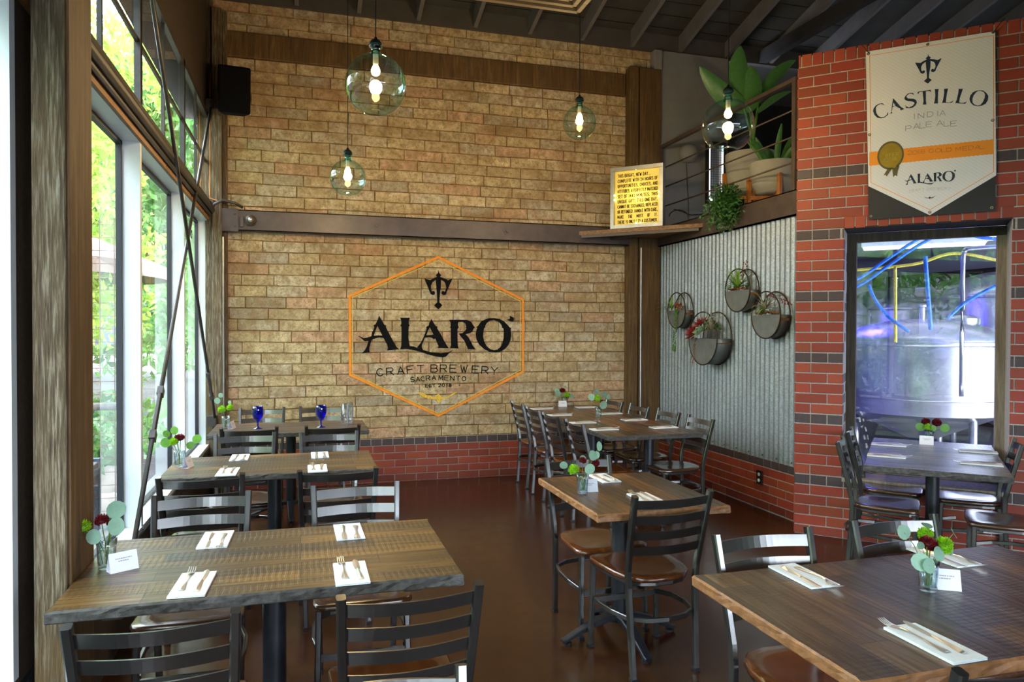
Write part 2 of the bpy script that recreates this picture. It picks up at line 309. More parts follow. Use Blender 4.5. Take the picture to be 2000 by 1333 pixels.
G = {'word': [[[[0.777,1.749],[0.8,1.708],[0.833,1.653],[0.852,1.646],[0.847,1.631],[0.886,1.553],[0.93,1.469],[0.958,1.422],[0.985,1.398],[0.912,1.391],[0.857,1.384],[0.868,1.409],[0.859,1.447],[0.842,1.478],[0.822,1.516],[0.78,1.521],[0.741,1.513],[0.704,1.5],[0.689,1.461],[0.678,1.421],[0.675,1.39],[0.681,1.369],[0.642,1.364],[0.598,1.355],[0.631,1.39],[0.652,1.43],[0.667,1.487],[0.626,1.483],[0.594,1.511],[0.56,1.54],[0.585,1.531],[0.616,1.515],[0.654,1.52],[0.696,1.534],[0.711,1.584],[0.728,1.628],[0.717,1.645],[0.741,1.661],[0.763,1.707]],[[[0.759,1.643],[0.78,1.602],[0.81,1.54],[0.772,1.544],[0.722,1.54],[0.739,1.593]]]],[[[0.996,1.731],[1.098,1.73],[1.086,1.696],[1.087,1.661],[1.098,1.65],[1.086,1.638],[1.083,1.531],[1.09,1.46],[1.098,1.431],[1.139,1.426],[1.197,1.404],[1.242,1.388],[1.328,1.363],[1.438,1.353],[1.511,1.364],[1.564,1.387],[1.525,1.355],[1.484,1.314],[1.456,1.309],[1.392,1.315],[1.301,1.338],[1.211,1.368],[1.13,1.39],[1.054,1.4],[0.994,1.396],[1.007,1.427],[1.01,1.487],[1.009,1.634],[0.996,1.647],[1.008,1.662],[1.007,1.696]],[]],[[[1.326,1.72],[1.351,1.68],[1.376,1.642],[1.396,1.638],[1.389,1.622],[1.437,1.541],[1.479,1.464],[1.516,1.407],[1.394,1.41],[1.406,1.428],[1.392,1.459],[1.369,1.511],[1.356,1.5],[1.328,1.52],[1.301,1.526],[1.258,1.518],[1.242,1.478],[1.226,1.442],[1.226,1.415],[1.242,1.383],[1.175,1.415],[1.22,1.473],[1.251,1.54],[1.278,1.617],[1.27,1.632],[1.296,1.646],[1.314,1.689]],[[[1.31,1.63],[1.328,1.594],[1.35,1.552],[1.305,1.547],[1.274,1.545],[1.292,1.594]]]],[[[1.52,1.713],[1.714,1.714],[1.761,1.692],[1.787,1.651],[1.806,1.628],[1.789,1.619],[1.776,1.582],[1.743,1.566],[1.701,1.557],[1.734,1.523],[1.762,1.472],[1.785,1.427],[1.814,1.392],[1.725,1.395],[1.715,1.427],[1.687,1.486],[1.64,1.541],[1.624,1.564],[1.668,1.57],[1.696,1.596],[1.71,1.621],[1.696,1.628],[1.708,1.637],[1.696,1.673],[1.668,1.691],[1.621,1.689],[1.615,1.659],[1.626,1.627],[1.612,1.614],[1.613,1.486],[1.615,1.432],[1.627,1.404],[1.53,1.407],[1.541,1.441],[1.539,1.532],[1.538,1.622],[1.527,1.629],[1.537,1.643],[1.536,1.681]],[]],[[[2.021,1.734],[2.084,1.724],[2.136,1.694],[2.18,1.653],[2.197,1.63],[2.214,1.625],[2.208,1.611],[2.214,1.555],[2.207,1.495],[2.185,1.444],[2.147,1.398],[2.089,1.366],[2.032,1.357],[1.97,1.366],[1.908,1.394],[1.851,1.445],[1.821,1.5],[1.814,1.555],[1.82,1.605],[1.83,1.626],[1.817,1.633],[1.837,1.646],[1.87,1.693],[1.922,1.72],[1.969,1.734]],[[[2.017,1.714],[2.064,1.698],[2.093,1.671],[2.11,1.643],[2.108,1.628],[2.125,1.62],[2.13,1.569],[2.127,1.514],[2.113,1.458],[2.094,1.421],[2.061,1.391],[2.022,1.383],[1.975,1.394],[1.937,1.426],[1.908,1.477],[1.896,1.532],[1.901,1.596],[1.908,1.624],[1.921,1.633],[1.917,1.647],[1.936,1.679],[1.969,1.705]]]],[[[2.194,1.762],[2.233,1.746],[2.248,1.728],[2.238,1.697],[2.214,1.697],[2.185,1.708],[2.163,1.72],[2.192,1.723],[2.199,1.736]],[]]],'emblem': [[[[1.4,2.246],[1.41,2.212],[1.434,2.188],[1.42,2.17],[1.47,2.154],[1.51,2.135],[1.55,2.156],[1.55,2.141],[1.52,2.076],[1.495,2.017],[1.485,1.982],[1.46,1.974],[1.438,1.986],[1.435,2.006],[1.45,2.023],[1.473,2.011],[1.488,2.051],[1.48,2.095],[1.465,2.12],[1.43,2.139],[1.428,2.05],[1.418,1.976],[1.413,1.9],[1.447,1.866],[1.402,1.821],[1.356,1.864],[1.391,1.899],[1.387,1.975],[1.381,2.049],[1.374,2.137],[1.341,2.112],[1.323,2.077],[1.324,2.038],[1.332,2.009],[1.353,2.021],[1.368,2.005],[1.363,1.982],[1.343,1.972],[1.319,1.984],[1.294,2.047],[1.267,2.11],[1.252,2.149],[1.276,2.142],[1.316,2.133],[1.351,2.154],[1.388,2.169],[1.373,2.186],[1.398,2.211]],[]]],'hexo': [[1.402,2.38],[2.348,1.939],[2.351,1.142],[1.405,0.684],[0.481,1.134],[0.476,1.95]],'hexi': [[1.402,2.343],[2.319,1.922],[2.321,1.162],[1.405,0.708],[0.503,1.145],[0.503,1.935]],'thin': [['C',0.786,1.157,0.07,0.078,0.058],['R',0.89,1.163,0.071,0.079,0.069],['A',1.002,1.172,0.071,0.078,0.088],['F',1.105,1.182,0.071,0.079,0.075],['T',1.215,1.188,0.072,0.079,0.054],['B',1.359,1.19,0.073,0.08,-0.01],['R',1.46,1.189,0.074,0.08,-0.014],['E',1.566,1.187,0.074,0.081,-0.031],['W',1.683,1.182,0.075,0.081,-0.057],['E',1.81,1.173,0.076,0.081,-0.072],['R',1.918,1.165,0.076,0.081,-0.08],['Y',2.023,1.156,0.077,0.082,-0.086],['S',1.127,1.075,0.044,0.048,0.052],['A',1.185,1.078,0.044,0.048,0.064],['C',1.237,1.082,0.044,0.049,0.102],['R',1.293,1.089,0.045,0.048,0.084],['A',1.356,1.092,0.045,0.049,0.015],['M',1.43,1.091,0.045,0.049,-0.036],['E',1.494,1.087,0.045,0.049,-0.064],['N',1.555,1.083,0.045,0.049,-0.048],['T',1.619,1.081,0.046,0.05,-0.054],['O',1.684,1.076,0.046,0.049,-0.077],['E',1.278,1.007,0.028,0.033,-0.027],['S',1.315,1.006,0.028,0.032,0.026],['T',1.356,1.009,0.028,0.032,0.073],['2',1.419,1.009,0.027,0.033,0.0],['0',1.458,1.009,0.027,0.033,-0.013],['1',1.498,1.008,0.027,0.032,-0.041],['8',1.532,1.006,0.027,0.033,-0.059]],'wing': [[[[1.175,0.942],[1.234,0.934],[1.285,0.903],[1.367,0.887],[1.405,0.923],[1.438,0.885],[1.51,0.891],[1.563,0.92],[1.623,0.941],[1.57,0.905],[1.51,0.872],[1.442,0.863],[1.42,0.826],[1.405,0.819],[1.382,0.857],[1.285,0.87],[1.219,0.897]],[]]],'cast': [[[[-0.21,3.308],[-0.2,3.3],[-0.194,3.286],[-0.203,3.296],[-0.22,3.303],[-0.238,3.297],[-0.251,3.284],[-0.252,3.263],[-0.247,3.237],[-0.233,3.214],[-0.216,3.204],[-0.196,3.203],[-0.179,3.217],[-0.173,3.237],[-0.169,3.219],[-0.177,3.21],[-0.195,3.197],[-0.218,3.196],[-0.242,3.204],[-0.26,3.226],[-0.271,3.256],[-0.267,3.278],[-0.252,3.297],[-0.231,3.307]],[]],[[[-0.138,3.334],[-0.114,3.302],[-0.087,3.263],[-0.063,3.243],[-0.089,3.237],[-0.091,3.251],[-0.105,3.26],[-0.123,3.274],[-0.141,3.269],[-0.147,3.236],[-0.142,3.224],[-0.157,3.22],[-0.15,3.233],[-0.145,3.279],[-0.142,3.306]],[[[-0.137,3.302],[-0.122,3.278],[-0.14,3.274]]]],[[[-0.007,3.353],[-0.004,3.335],[-0.013,3.347],[-0.032,3.351],[-0.047,3.341],[-0.051,3.329],[-0.04,3.317],[-0.007,3.31],[0.011,3.299],[0.017,3.28],[0.009,3.261],[-0.008,3.246],[-0.03,3.244],[-0.053,3.248],[-0.059,3.275],[-0.051,3.26],[-0.033,3.251],[-0.011,3.259],[0.002,3.273],[-0.002,3.286],[-0.018,3.292],[-0.042,3.298],[-0.06,3.31],[-0.065,3.323],[-0.058,3.337],[-0.043,3.353],[-0.025,3.356]],[]],[[[0.104,3.359],[0.104,3.34],[0.096,3.35],[0.073,3.354],[0.074,3.282],[0.078,3.256],[0.055,3.257],[0.059,3.284],[0.053,3.352],[0.033,3.352],[0.021,3.338],[0.021,3.356]],[]],[[[0.129,3.36],[0.154,3.357],[0.15,3.335],[0.149,3.286],[0.15,3.253],[0.125,3.256],[0.129,3.274],[0.133,3.313],[0.131,3.338]],[]],[[[0.187,3.353],[0.212,3.351],[0.206,3.319],[0.201,3.283],[0.199,3.254],[0.221,3.25],[0.234,3.253],[0.247,3.262],[0.237,3.245],[0.175,3.253],[0.181,3.271],[0.188,3.322]],[]],[[[0.277,3.339],[0.303,3.335],[0.293,3.301],[0.284,3.268],[0.281,3.241],[0.299,3.234],[0.314,3.235],[0.328,3.242],[0.318,3.226],[0.257,3.239],[0.266,3.263],[0.275,3.309]],[]],[[[0.405,3.308],[0.425,3.303],[0.444,3.283],[0.456,3.259],[0.453,3.231],[0.441,3.208],[0.42,3.198],[0.394,3.197],[0.367,3.207],[0.35,3.229],[0.343,3.254],[0.348,3.28],[0.363,3.3],[0.384,3.308]],[[[0.409,3.303],[0.428,3.292],[0.436,3.274],[0.434,3.25],[0.424,3.223],[0.41,3.205],[0.392,3.202],[0.373,3.213],[0.362,3.229],[0.361,3.254],[0.368,3.277],[0.382,3.297],[0.395,3.304]]]]],'thinb': [['I',0.002,3.18,0.042,0.04,-0.014],['N',0.044,3.179,0.042,0.039,0.017],['D',0.102,3.182,0.041,0.039,0.008],['I',0.149,3.18,0.041,0.039,-0.036],['A',0.18,3.179,0.041,0.039,-0.042],['P',-0.035,3.097,0.037,0.04,0.177],['A',0.015,3.106,0.036,0.04,0.119],['L',0.056,3.107,0.036,0.039,0.059],['E',0.096,3.11,0.036,0.039,0.071],['A',0.163,3.11,0.035,0.039,-0.201],['L',0.207,3.101,0.035,0.039,-0.168],['E',0.249,3.095,0.035,0.039,-0.132],['2',-0.024,2.918,0.028,0.029,-0.05],['0',0.008,2.916,0.027,0.029,-0.023],['1',0.032,2.917,0.027,0.029,0.01],['8',0.058,2.917,0.027,0.029,0.008],['G',0.112,2.915,0.034,0.029,-0.044],['O',0.154,2.913,0.034,0.029,-0.039],['L',0.192,2.912,0.034,0.029,-0.041],['D',0.222,2.91,0.033,0.029,-0.052],['M',0.279,2.909,0.033,0.028,0.005],['E',0.321,2.909,0.033,0.028,-0.001],['D',0.357,2.909,0.033,0.028,-0.011],['A',0.395,2.908,0.032,0.028,-0.027],['L',0.423,2.907,0.032,0.028,-0.046]],'thinb2': [['C',-0.019,2.634,0.016,0.02,0.16],['R',0.0,2.637,0.016,0.019,0.126],['A',0.021,2.639,0.016,0.019,0.058],['F',0.042,2.639,0.016,0.019,0.021],['T',0.064,2.639,0.016,0.019,0.018],['B',0.094,2.64,0.016,0.019,0.005],['R',0.115,2.64,0.016,0.019,-0.014],['E',0.136,2.639,0.016,0.019,-0.048],['W',0.159,2.638,0.016,0.019,-0.065],['E',0.181,2.636,0.016,0.019,-0.07],['R',0.204,2.634,0.015,0.019,-0.09],['Y',0.227,2.632,0.015,0.019,-0.11]],'white': [[-0.324,3.711],[0.491,3.707],[0.507,2.698],[0.107,2.449],[-0.297,2.698]],'dark': [[-0.295,2.735],[0.506,2.718],[0.505,2.45],[-0.291,2.444]],'grom': [[-0.307,3.692],[0.081,3.691],[0.479,3.702],[-0.293,3.084],[0.483,3.087],[0.107,2.472],[-0.278,2.47],[0.484,2.473]],'border': [[-0.297,3.676],[0.482,3.679],[0.492,2.724],[0.107,2.488],[-0.28,2.723]],'band': [[-0.292,2.951],[0.49,2.95],[0.491,2.849],[-0.291,2.855]],'medal': [[-0.151,2.912],[-0.234,2.921],[-0.07,2.902],[-0.152,3.014],[-0.15,2.806]],'rib': [[-0.127,2.825],[-0.186,2.772],[-0.139,2.752],[-0.095,2.779],[-0.111,2.765]],'ember': [[0.082,3.622],[0.084,3.406],[0.002,3.59],[0.167,3.592]],'alb': [[-0.059,2.704],[0.267,2.751],[-0.022,2.752],[-0.052,2.674],[0.224,2.753],[0.227,2.676]],'wingb': [[[[0.065,2.586],[0.092,2.576],[0.101,2.58],[0.105,2.586],[0.11,2.58],[0.115,2.576],[0.145,2.588],[0.12,2.57],[0.11,2.571],[0.105,2.566],[0.101,2.572],[0.086,2.573]],[]]]}
# ------------------------------------------------------------------ brick laying
def redcol():
    k=random.uniform(.72,1.15); return (.315*k,.046*k*random.uniform(.8,1.3),.019*k)
def blackcol():
    k=random.uniform(.75,1.15); return (.042*k,.042*k,.047*k)
def lay(mb, P, u0,u1, z0,z1, bw, off, colf, mort=.009, deep=.012, bev=.002):
    # P(u, z, d) -> xyz, d = distance out of the wall
    k=math.floor((u0-off)/bw)
    while off+k*bw < u1:
        a=max(u0, off+k*bw+mort/2); b=min(u1, off+(k+1)*bw-mort/2); k+=1
        if b-a<.012: continue
        j=random.uniform(-.0015,.0015); zz0=z0+mort/2; zz1=z1-mort/2; e=bev
        v=[P(a,zz0,-deep),P(b,zz0,-deep),P(b,zz1,-deep),P(a,zz1,-deep),P(a,zz0,j-e),P(b,zz0,j-e),P(b,zz1,j-e),P(a,zz1,j-e),
           P(a+e,zz0+e,j),P(b-e,zz0+e,j),P(b-e,zz1-e,j),P(a+e,zz1-e,j)]
        mb.col=colf()
        mb.add(v,[(0,1,5,4),(1,2,6,5),(2,3,7,6),(3,0,4,7),(4,5,9,8),(5,6,10,9),(6,7,11,10),(7,4,8,11),(8,9,10,11)])
        mb.col=None
def slab(mb,P,u0,u1,z0,z1,d0,d1):
    mb.add([P(u0,z0,d0),P(u1,z0,d0),P(u1,z1,d0),P(u0,z1,d0),P(u0,z0,d1),P(u1,z0,d1),P(u1,z1,d1),P(u0,z1,d1)],
      [(0,1,2,3),(4,7,6,5),(0,4,5,1),(1,5,6,2),(2,6,7,3),(3,7,4,0)])

# ------------------------------------------------------------------ floor
mb=MB(); mb.add([(-1.0,-4.2,0),(6.2,-4.2,0),(6.2,2.6,0),(4.15,4.65,0),(4.1,7.9,0),(-1.0,7.9,0)],[(0,1,2,3,4,5)])
mb.add([(-1.0,-4.2,-.1),(6.2,-4.2,-.1),(6.2,2.6,-.1),(4.15,4.65,-.1),(4.1,7.9,-.1),(-1.0,7.9,-.1)],[(5,4,3,2,1,0)])
struct(mb.build('floor',M['floor']))

# ------------------------------------------------------------------ back wall: painted slump blocks over a red brick base
wb=MB(); wb.mi=0
rnd=random.Random(11)
def blk(x0,x1,z0,z1,r0):
    x0+=rnd.uniform(.0,.003); x1-=rnd.uniform(.0,.003); z0+=rnd.uniform(.0,.0015); z1-=rnd.uniform(.0,.002)
    nx=12; nz=4; k=rnd.uniform(.85,1.15); t=rnd.random()
    c=(.69,.55,.335) if t<.55 else ((.68,.59,.43) if t<.82 else ((.72,.47,.31) if t<.93 else (.54,.48,.37)))
    wb.col=tuple(min(.8,q*k) for q in c); base=rnd.uniform(-.003,.003); sd=rnd.uniform(0,99)
    def f(u,v):
        x=x0+(x1-x0)*u; z=z0+(z1-z0)*v; eu=min(u,1-u)*nx; ev=min(v,1-v)*nz
        nn=noise.noise(Vector((x*9+sd,z*14,0)))
        if eu<.01 or ev<.01:
            x+=noise.noise(Vector((x*22,z*22,sd)))*.004; z+=noise.noise(Vector((x*22,z*22,sd+9)))*.004
            return (x,D+.004,z)
        return (x,D-.0045+base*.5+nn*.0035,z)
    def g2(u,v):   # pull the first inner ring close to the edge
        m=lambda w,n:(0 if w==0 else (1 if w==1 else (.012+(.976)*((w-1/n)/(1-2/n)) if n==12 else .05+.9*((w-1/n)/(1-2/n)))))
        return (m(u,12),m(v,4))
    vs=[];
    for j in range(nz+1):
        for i in range(nx+1):
            u,v=i/nx,j/nz; uu,vv=g2(u,v); 
            x=x0+(x1-x0)*uu; z=(z0+(wob(x,r0) if r0 else 0))*(1-vv)+(z1+wob(x,r0+1))*vv; nn=noise.noise(Vector((x*9+sd,z*14,0)))
            if i in(0,nx) or j in(0,nz):
                x+=noise.noise(Vector((x*22,z*22,sd)))*.005; z+=noise.noise(Vector((x*26,z*22,sd+9)))*.0075; vs.append((x,D+.002+.003*rnd.random(),z))
            else: vs.append((x,D-.005+base*.5+nn*.003,z))
    fs=[(j*(nx+1)+i,j*(nx+1)+i+1,(j+1)*(nx+1)+i+1,(j+1)*(nx+1)+i) for j in range(nz) for i in range(nx)]
    cc=wb.col; em=rnd.uniform(.6,1.05); 
    for q,fc in enumerate(fs):
        i,j=q%nx,q//nx; ed=i in(0,nx-1) or j in(0,nz-1)
        if ed:
            h=noise.noise(Vector((x0*3+i*.3,z0*4+j,sd)))*.5+.5; kk=em*(.45+.6*h); wb.col=tuple(a*kk*(1,.9,.75)[t] for t,a in enumerate(cc))
        else: wb.col=cc
        wb.add([vs[a] for a in fc],[(0,1,2,3)])
    wb.col=None
z=.4616; r=0
def wob(x,r): return .010*noise.noise(Vector((x*1.3,r*.37,3.3)))+.003*noise.noise(Vector((x*5,r*1.7,8.1)))
while z<4.86:
    x=-.9-(.2 if r%2 else 0)+rnd.uniform(-.07,.07)
    while x<3.99:
        w=.392+rnd.choice((0,0,0,-.03,.02,-.09))+rnd.uniform(-.012,.012); blk(max(x,-.9),min(x+w,3.99),z,z+.1125,r); x+=w
    z+=.1125; r+=1
wb.mi=1; wb.box((-.98,D+.0035,-.05),(4.06,D+.2,4.9))
PB=lambda u,z,d:(u,D-.028-d,z)
wb.mi=2; slab(wb,PB,-.9,3.99,0,.4585,-.04,-.007)
wb.mi=3
for i in range(6):
    z1=.3865-.0763*i+(0.0); z0=max(0,z1-.0763)
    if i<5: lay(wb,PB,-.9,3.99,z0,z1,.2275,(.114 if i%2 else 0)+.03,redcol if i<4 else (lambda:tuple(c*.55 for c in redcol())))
lay(wb,PB,-.9,3.99,0.0,.008,.3,0,redcol)
lay(wb,PB,-.9,3.99,.3865,.4616,.1137,0.01,blackcol)
o=wb.build('wall_back',[M['block'],M['blockjoint'],M['mortar'],M['red']]); struct(o)
# features of the back wall
mb=MB(); mb.box((-.9,D-.03,4.286),(3.565,D+.05,4.54)); struct(tag(mb.build('trim_1',M['post'],bevel=.012),'long brown timber beam set into the painted block wall high up','beam'))
sb=MB(); y0=D-.125
sb.box((-.60,y0,2.5676),(3.60,y0+.008,2.771)); sb.box((-.60,y0,2.762),(3.60,D,2.771)); sb.box((-.60,y0,2.5676),(3.60,D,2.5766))
o=sb.build('trim_2',M['steel']); struct(tag(o,'brown painted steel channel running across the block wall above the mural','beam'))
pm=MB(); pm.box((-.742,y0-.012,2.555),(-.592,y0+.05,2.775)); 
for dx,dz in ((-.03,.06),(-.03,-.06)): pm.M=tr(-.592+dx,y0-.012,2.665+dz)@rot('X',PI/2); pm.lathe([(0,.008),(.009,.006),(.009,0)],8)
pm.M=Matrix(); pm.build('end_plate',M['steel'],o,bevel=.002)
for bx,bz in ((.744,2.672),(2.13,2.672)):
    k=MB(); k.M=tr(bx,y0,bz)@rot('X',PI/2); k.lathe([(.042,0),(.042,.006),(.02,.006),(.02,.024),(0,.026)],6); k.build('anchor_bolt',M['steel'],o)
k=MB(); k.M=tr(-.479,y0,2.668)@rot('X',PI/2); k.lathe([(.055,0),(.055,.02),(.03,.045),(.012,.052),(.012,.065)],20); rz_=k.build('rosette_mount',M['steel'],o,smooth='auto')
k=MB(); k.M=tr(-.479,y0-.05,2.668)@rot('X',PI/2); k.lathe([(.024,0),(.024,.012),(.017,.026),(0,.032)],16); kd=k.build('chrome_dome',M['chrome'],rz_,smooth=True); kd['label']='shiny chrome dome'
k=MB(); k.box((-.575,y0-.03,2.60),(-.545,y0,2.70)); k.build('bracket',M['steel'],o,bevel=.003)
# corner posts
mb=MB(); mb.box((3.571,D-.13,.0),(3.68,D+.02,4.60)); mb.box((3.70,D-.12,0),(3.965,D+.02,4.60)); mb.box((3.68,D-.10,0),(3.70,D,4.6))
struct(tag(mb.build('trim_3',M['post'],bevel=.006),'dark brown timber post in the back right corner','post'))
mb=MB(); mb.box((-.83,D-.14,0),(-.742,D+.02,4.7)); mb.box((-.9,D-.08,0),(-.83,D+.02,4.8)); mb.box((-.742,D-.06,0),(-.70,D+.02,4.7))
struct(tag(mb.build('trim_4',M['board'],bevel=.006),'weathered post in the back left corner beside the windows','post'))

# ------------------------------------------------------------------ right wall: corrugated sheet on brick base, steel channel above
wr=MB(); wr.mi=0
PR=lambda u,z,d:(XR-.0-d,u,z)
wr.box((XR+.02,4.95,0),(XR+.12,D+.2,2.77)); 
wr.mi=1; slab(wr,PR,5.05,D+.02,0,.4585,-.03,-.007)
wr.mi=2
for i in range(5):
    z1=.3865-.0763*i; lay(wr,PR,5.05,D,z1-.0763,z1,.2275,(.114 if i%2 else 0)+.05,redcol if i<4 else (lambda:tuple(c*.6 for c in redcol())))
lay(wr,PR,5.05,D,.3865,.4616,.1137,.03,blackcol)
wr.mi=3
ny=330
def cf(u,v):
    y=5.02+(D+.03-5.02)*u; z=.452+(2.57-.452)*v
    return (XR+.008-.0065*math.sin(2*PI*y/.0678)-(0.002 if (y*1.25)%1.0<.5 else 0),y,z)
wr.grid(cf,ny,2)
o=wr.build('wall_right',[M['dark'],M['mortar'],M['red'],M['galv']]); struct(o)
for z in (.50,2.52):
    for i in range(8):
        pass
sc=MB()
for i in range(12):
    for z in (.49,):
        sc.M=tr(XR-.001,5.2+i*.203,z)@rot('Y',-PI/2); sc.lathe([(.007,0),(.007,.004),(0,.006)],6)
sc.M=Matrix(); sc.build('sheet_screws',M['gasket'],o)
mb=MB(); mb.box((XR-.03,5.03,2.5676),(XR-.022,D-.1,2.778)); mb.box((XR-.03,5.03,2.769),(XR+.05,D-.1,2.778)); mb.box((XR-.03,5.03,2.5676),(XR+.05,D-.1,2.576))
mb.box((XR-.022,5.03,2.5676),(XR+.02,D,2.77)); struct(tag(mb.build('trim_5',M['steel']),'brown steel channel along the edge of the mezzanine floor','beam'))

# ------------------------------------------------------------------ diagonal brick wall with the brewery window
OU0,OU1,OZ0,OZ1=-.462,.607,.474,2.386
UA,UB=-.80,2.52
PD=lambda u,z,d: tuple(uvz(u,VW-d,z))
wd=MB(); wd.mi=0
for a,b,c,d in ((UA,OU0,0,3.76),(OU1,UB,0,3.76),(OU0,OU1,0,OZ0-.01),(OU0,OU1,OZ1+.01,3.76)): slab(wd,PD,a,b,c,d,-.40,-.006)
wd.mi=1
zt=.474; k=-6
for k in range(-6,41):
    z1=.474+.08*k; z0=max(0,z1-.08)
    if z1<.02: continue
    black=(k%6==0 and k!=36); colf=blackcol if black else redcol; bw=.12 if black else .2405; off=(0 if (k%2 or black) else .12)+.03
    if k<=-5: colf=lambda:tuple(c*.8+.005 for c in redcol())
    segs=[(UA,UB)]
    if z0>=OZ0-.02 and z1<=OZ1+.13: segs=[(UA,OU0),(OU1,UB)]
    if 2.37<z1<2.50 : segs=[(UA,OU0-.03),(OU1+.03,UB)] if z1<2.45 else segs
    for a,b in segs: lay(wd,PD,a,b,z0,z1,bw,off,colf)
for a,b,c,d in ((OU0-.01,OU1+.01,OZ1,2.484),): lay(wd,PD,a,b,c,d,.0775,.0,redcol)
lay(wd,PD,UA,UB,3.674,3.777,.079,.01,redcol)
# brick returns inside the opening and underside of the lintel
PJ=lambda u,z,d: tuple(uvz(OU1+.004-d,VW+u,z))
for k in range(0,25):
    z1=.474+.08*k
    if k==0 or z1>2.4: continue
    bl=(k%6==0); lay(wd,PJ,0,.33,z1-.08,z1,.12 if bl else .2405,0 if k%2 else .12,blackcol if bl else redcol)
PK=lambda u,z,d: tuple(uvz(OU0+d,VW+u,z))
for k in range(1,25):
    z1=.474+.08*k; lay(wd,PK,0,.33,z1-.08,z1,.12,0,blackcol)
wd.mi=2
slab(wd,lambda u,z,d:tuple(uvz(u,VW+z,OZ1+.002+d)),OU0,OU1,0,.33,-.0,.012)
# left return of the wall (end face)
PE=lambda u,z,d: tuple(uvz(UA-d-.008,VW+u,z))
wd.mi=1
for k in range(-5,41):
    z1=.474+.08*k; bl=(k%6==0); lay(wd,PE,0,.25,max(0,z1-.08),z1,.12 if bl else .24,0 if k%2 else .12,blackcol if bl else redcol)
o=wd.build('wall_diagonal',[M['mortar'],M['red'],M['dark']]); struct(o)
# timber window frame and pane
wf=MB(); v0,v1=6.44,6.52
PF=lambda a,b,c,d,mb: slab(mb,lambda u,z,q:tuple(uvz(u,v0+q,z)),a,b,c,d,0,v1-v0)
w1=empty('window_1',tuple(uvz(0,6.48,OZ0))); w1['label']='interior window to the brewery, framed in rough grey timber'; w1['category']='window'; w1['kind']='structure'
def childw(mb,name,mat,par,**k):
    o=mb.build(name,mat,par,**k); o.matrix_parent_inverse=Matrix.Translation(-Vector(par.location)); return o
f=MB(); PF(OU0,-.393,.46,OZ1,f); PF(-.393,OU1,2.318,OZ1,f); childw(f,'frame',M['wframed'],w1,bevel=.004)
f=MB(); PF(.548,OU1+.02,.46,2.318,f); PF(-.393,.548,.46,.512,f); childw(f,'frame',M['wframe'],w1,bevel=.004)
f=MB(); slab(f,lambda u,z,q:tuple(uvz(u,v0+q,z)),OU0,OU1,.44,.474,-.33,0); childw(f,'sill',M['wframe'],w1,bevel=.004)
f=MB(); slab(f,lambda u,z,q:tuple(uvz(u,6.50+q,z)),-.40,.555,.50,2.325,0,.004)
f=MB(); f.add([tuple(uvz(-.40,6.50,.5)),tuple(uvz(.555,6.50,.5)),tuple(uvz(.555,6.50,2.325)),tuple(uvz(-.40,6.50,2.325))],[(0,1,2,3)]); childw(f,'pane',M['doorpane'],w1)

# ------------------------------------------------------------------ left wall with the window run
FIN=[7.68-.02,6.155,4.56,2.975]                      # fins between the bays, going towards the camera
FIN2=[2.655,1.06,-.52,-2.1,-3.68]
ZS,ZH=.478,2.655
wl=MB(); wl.mi=0
wl.box((-1.12,-4.2,0),(XL-.002,D+.2,.395))                 # below the sill
wl.box((-1.12,-4.2,3.70),(XL,D+.2,8.4))               # above
wl.box((-1.12,2.675,.395),(XL-.002,2.965,3.70))              # behind the column
wl.mi=1; wl.box((-1.0,-4.2,ZH+.035),(XL+.002,D,2.80))
wl.mi=2; PL=lambda u,z,d:(XL-.012+d,u,z)
for i in range(5):
    z1=.386-.0763*i; lay(wl,PL,-4,D-.05,z1-.0763,z1,.2275,(.114 if i%2 else 0),redcol)
wl.mi=1; wl.box((-.98,-4.2,.385),(XL+.014,D,.452))
struct(wl.build('wall_left',[M['dwood'],M['gasket'],M['red']]))
def winbay(n,ya,yb,z0,z1,lab):      # lower bays; ya<yb; white fins on the far side of each bay
    w=empty('window_%d'%n,(XL,ya,z0)); w['kind']='structure'; w['label']=lab; w['category']='window'
    inv=Matrix.Translation((-XL,-ya,-z0))
    def put(mb,name,mat,**k): o=mb.build(name,mat,w,**k); o.matrix_parent_inverse=inv; return o
    m=MB(); m.box((-.968,yb-.03,z0),(XL,yb+.015,z1)); m.box((-.968,ya,z0-.026),(XL+.004,yb-.03,z0)); m.box((-.968,ya,z1),(XL,yb,z1+.006)); put(m,'frame',M['white'])
    m=MB(); m.box((-.995,yb-.06,z0),(-.966,yb-.03,z1)); m.box((-.995,ya+.015,z0),(-.966,ya+.03,z1)); m.box((-.995,ya,z0-.02),(-.966,yb-.03,z0+.022)); m.box((-.995,ya,z1-.025),(-.966,yb-.03,z1)); put(m,'glazing_bead',M['gasket'])
    m=MB(); m.add([(-.98,ya,z0),(-.98,yb,z0),(-.98,yb,z1),(-.98,ya,z1)],[(0,1,2,3)]); put(m,'pane',M['pane'])
labs=['farthest tall window, next to the painted block wall','middle tall window behind the crossed rods','tall window just beyond the board-formed concrete column']
n=2
for i in range(3): winbay(n,FIN[i+1]+.015,FIN[i],ZS,ZH,labs[i]); n+=1
labs2=['white-framed window at the left edge of the photo','tall window to the left of the camera','second tall window behind the camera','last tall window behind the camera']
for i in range(4): winbay(n,FIN2[i+1]+.015,FIN2[i],ZS,ZH,labs2[i]); n+=1
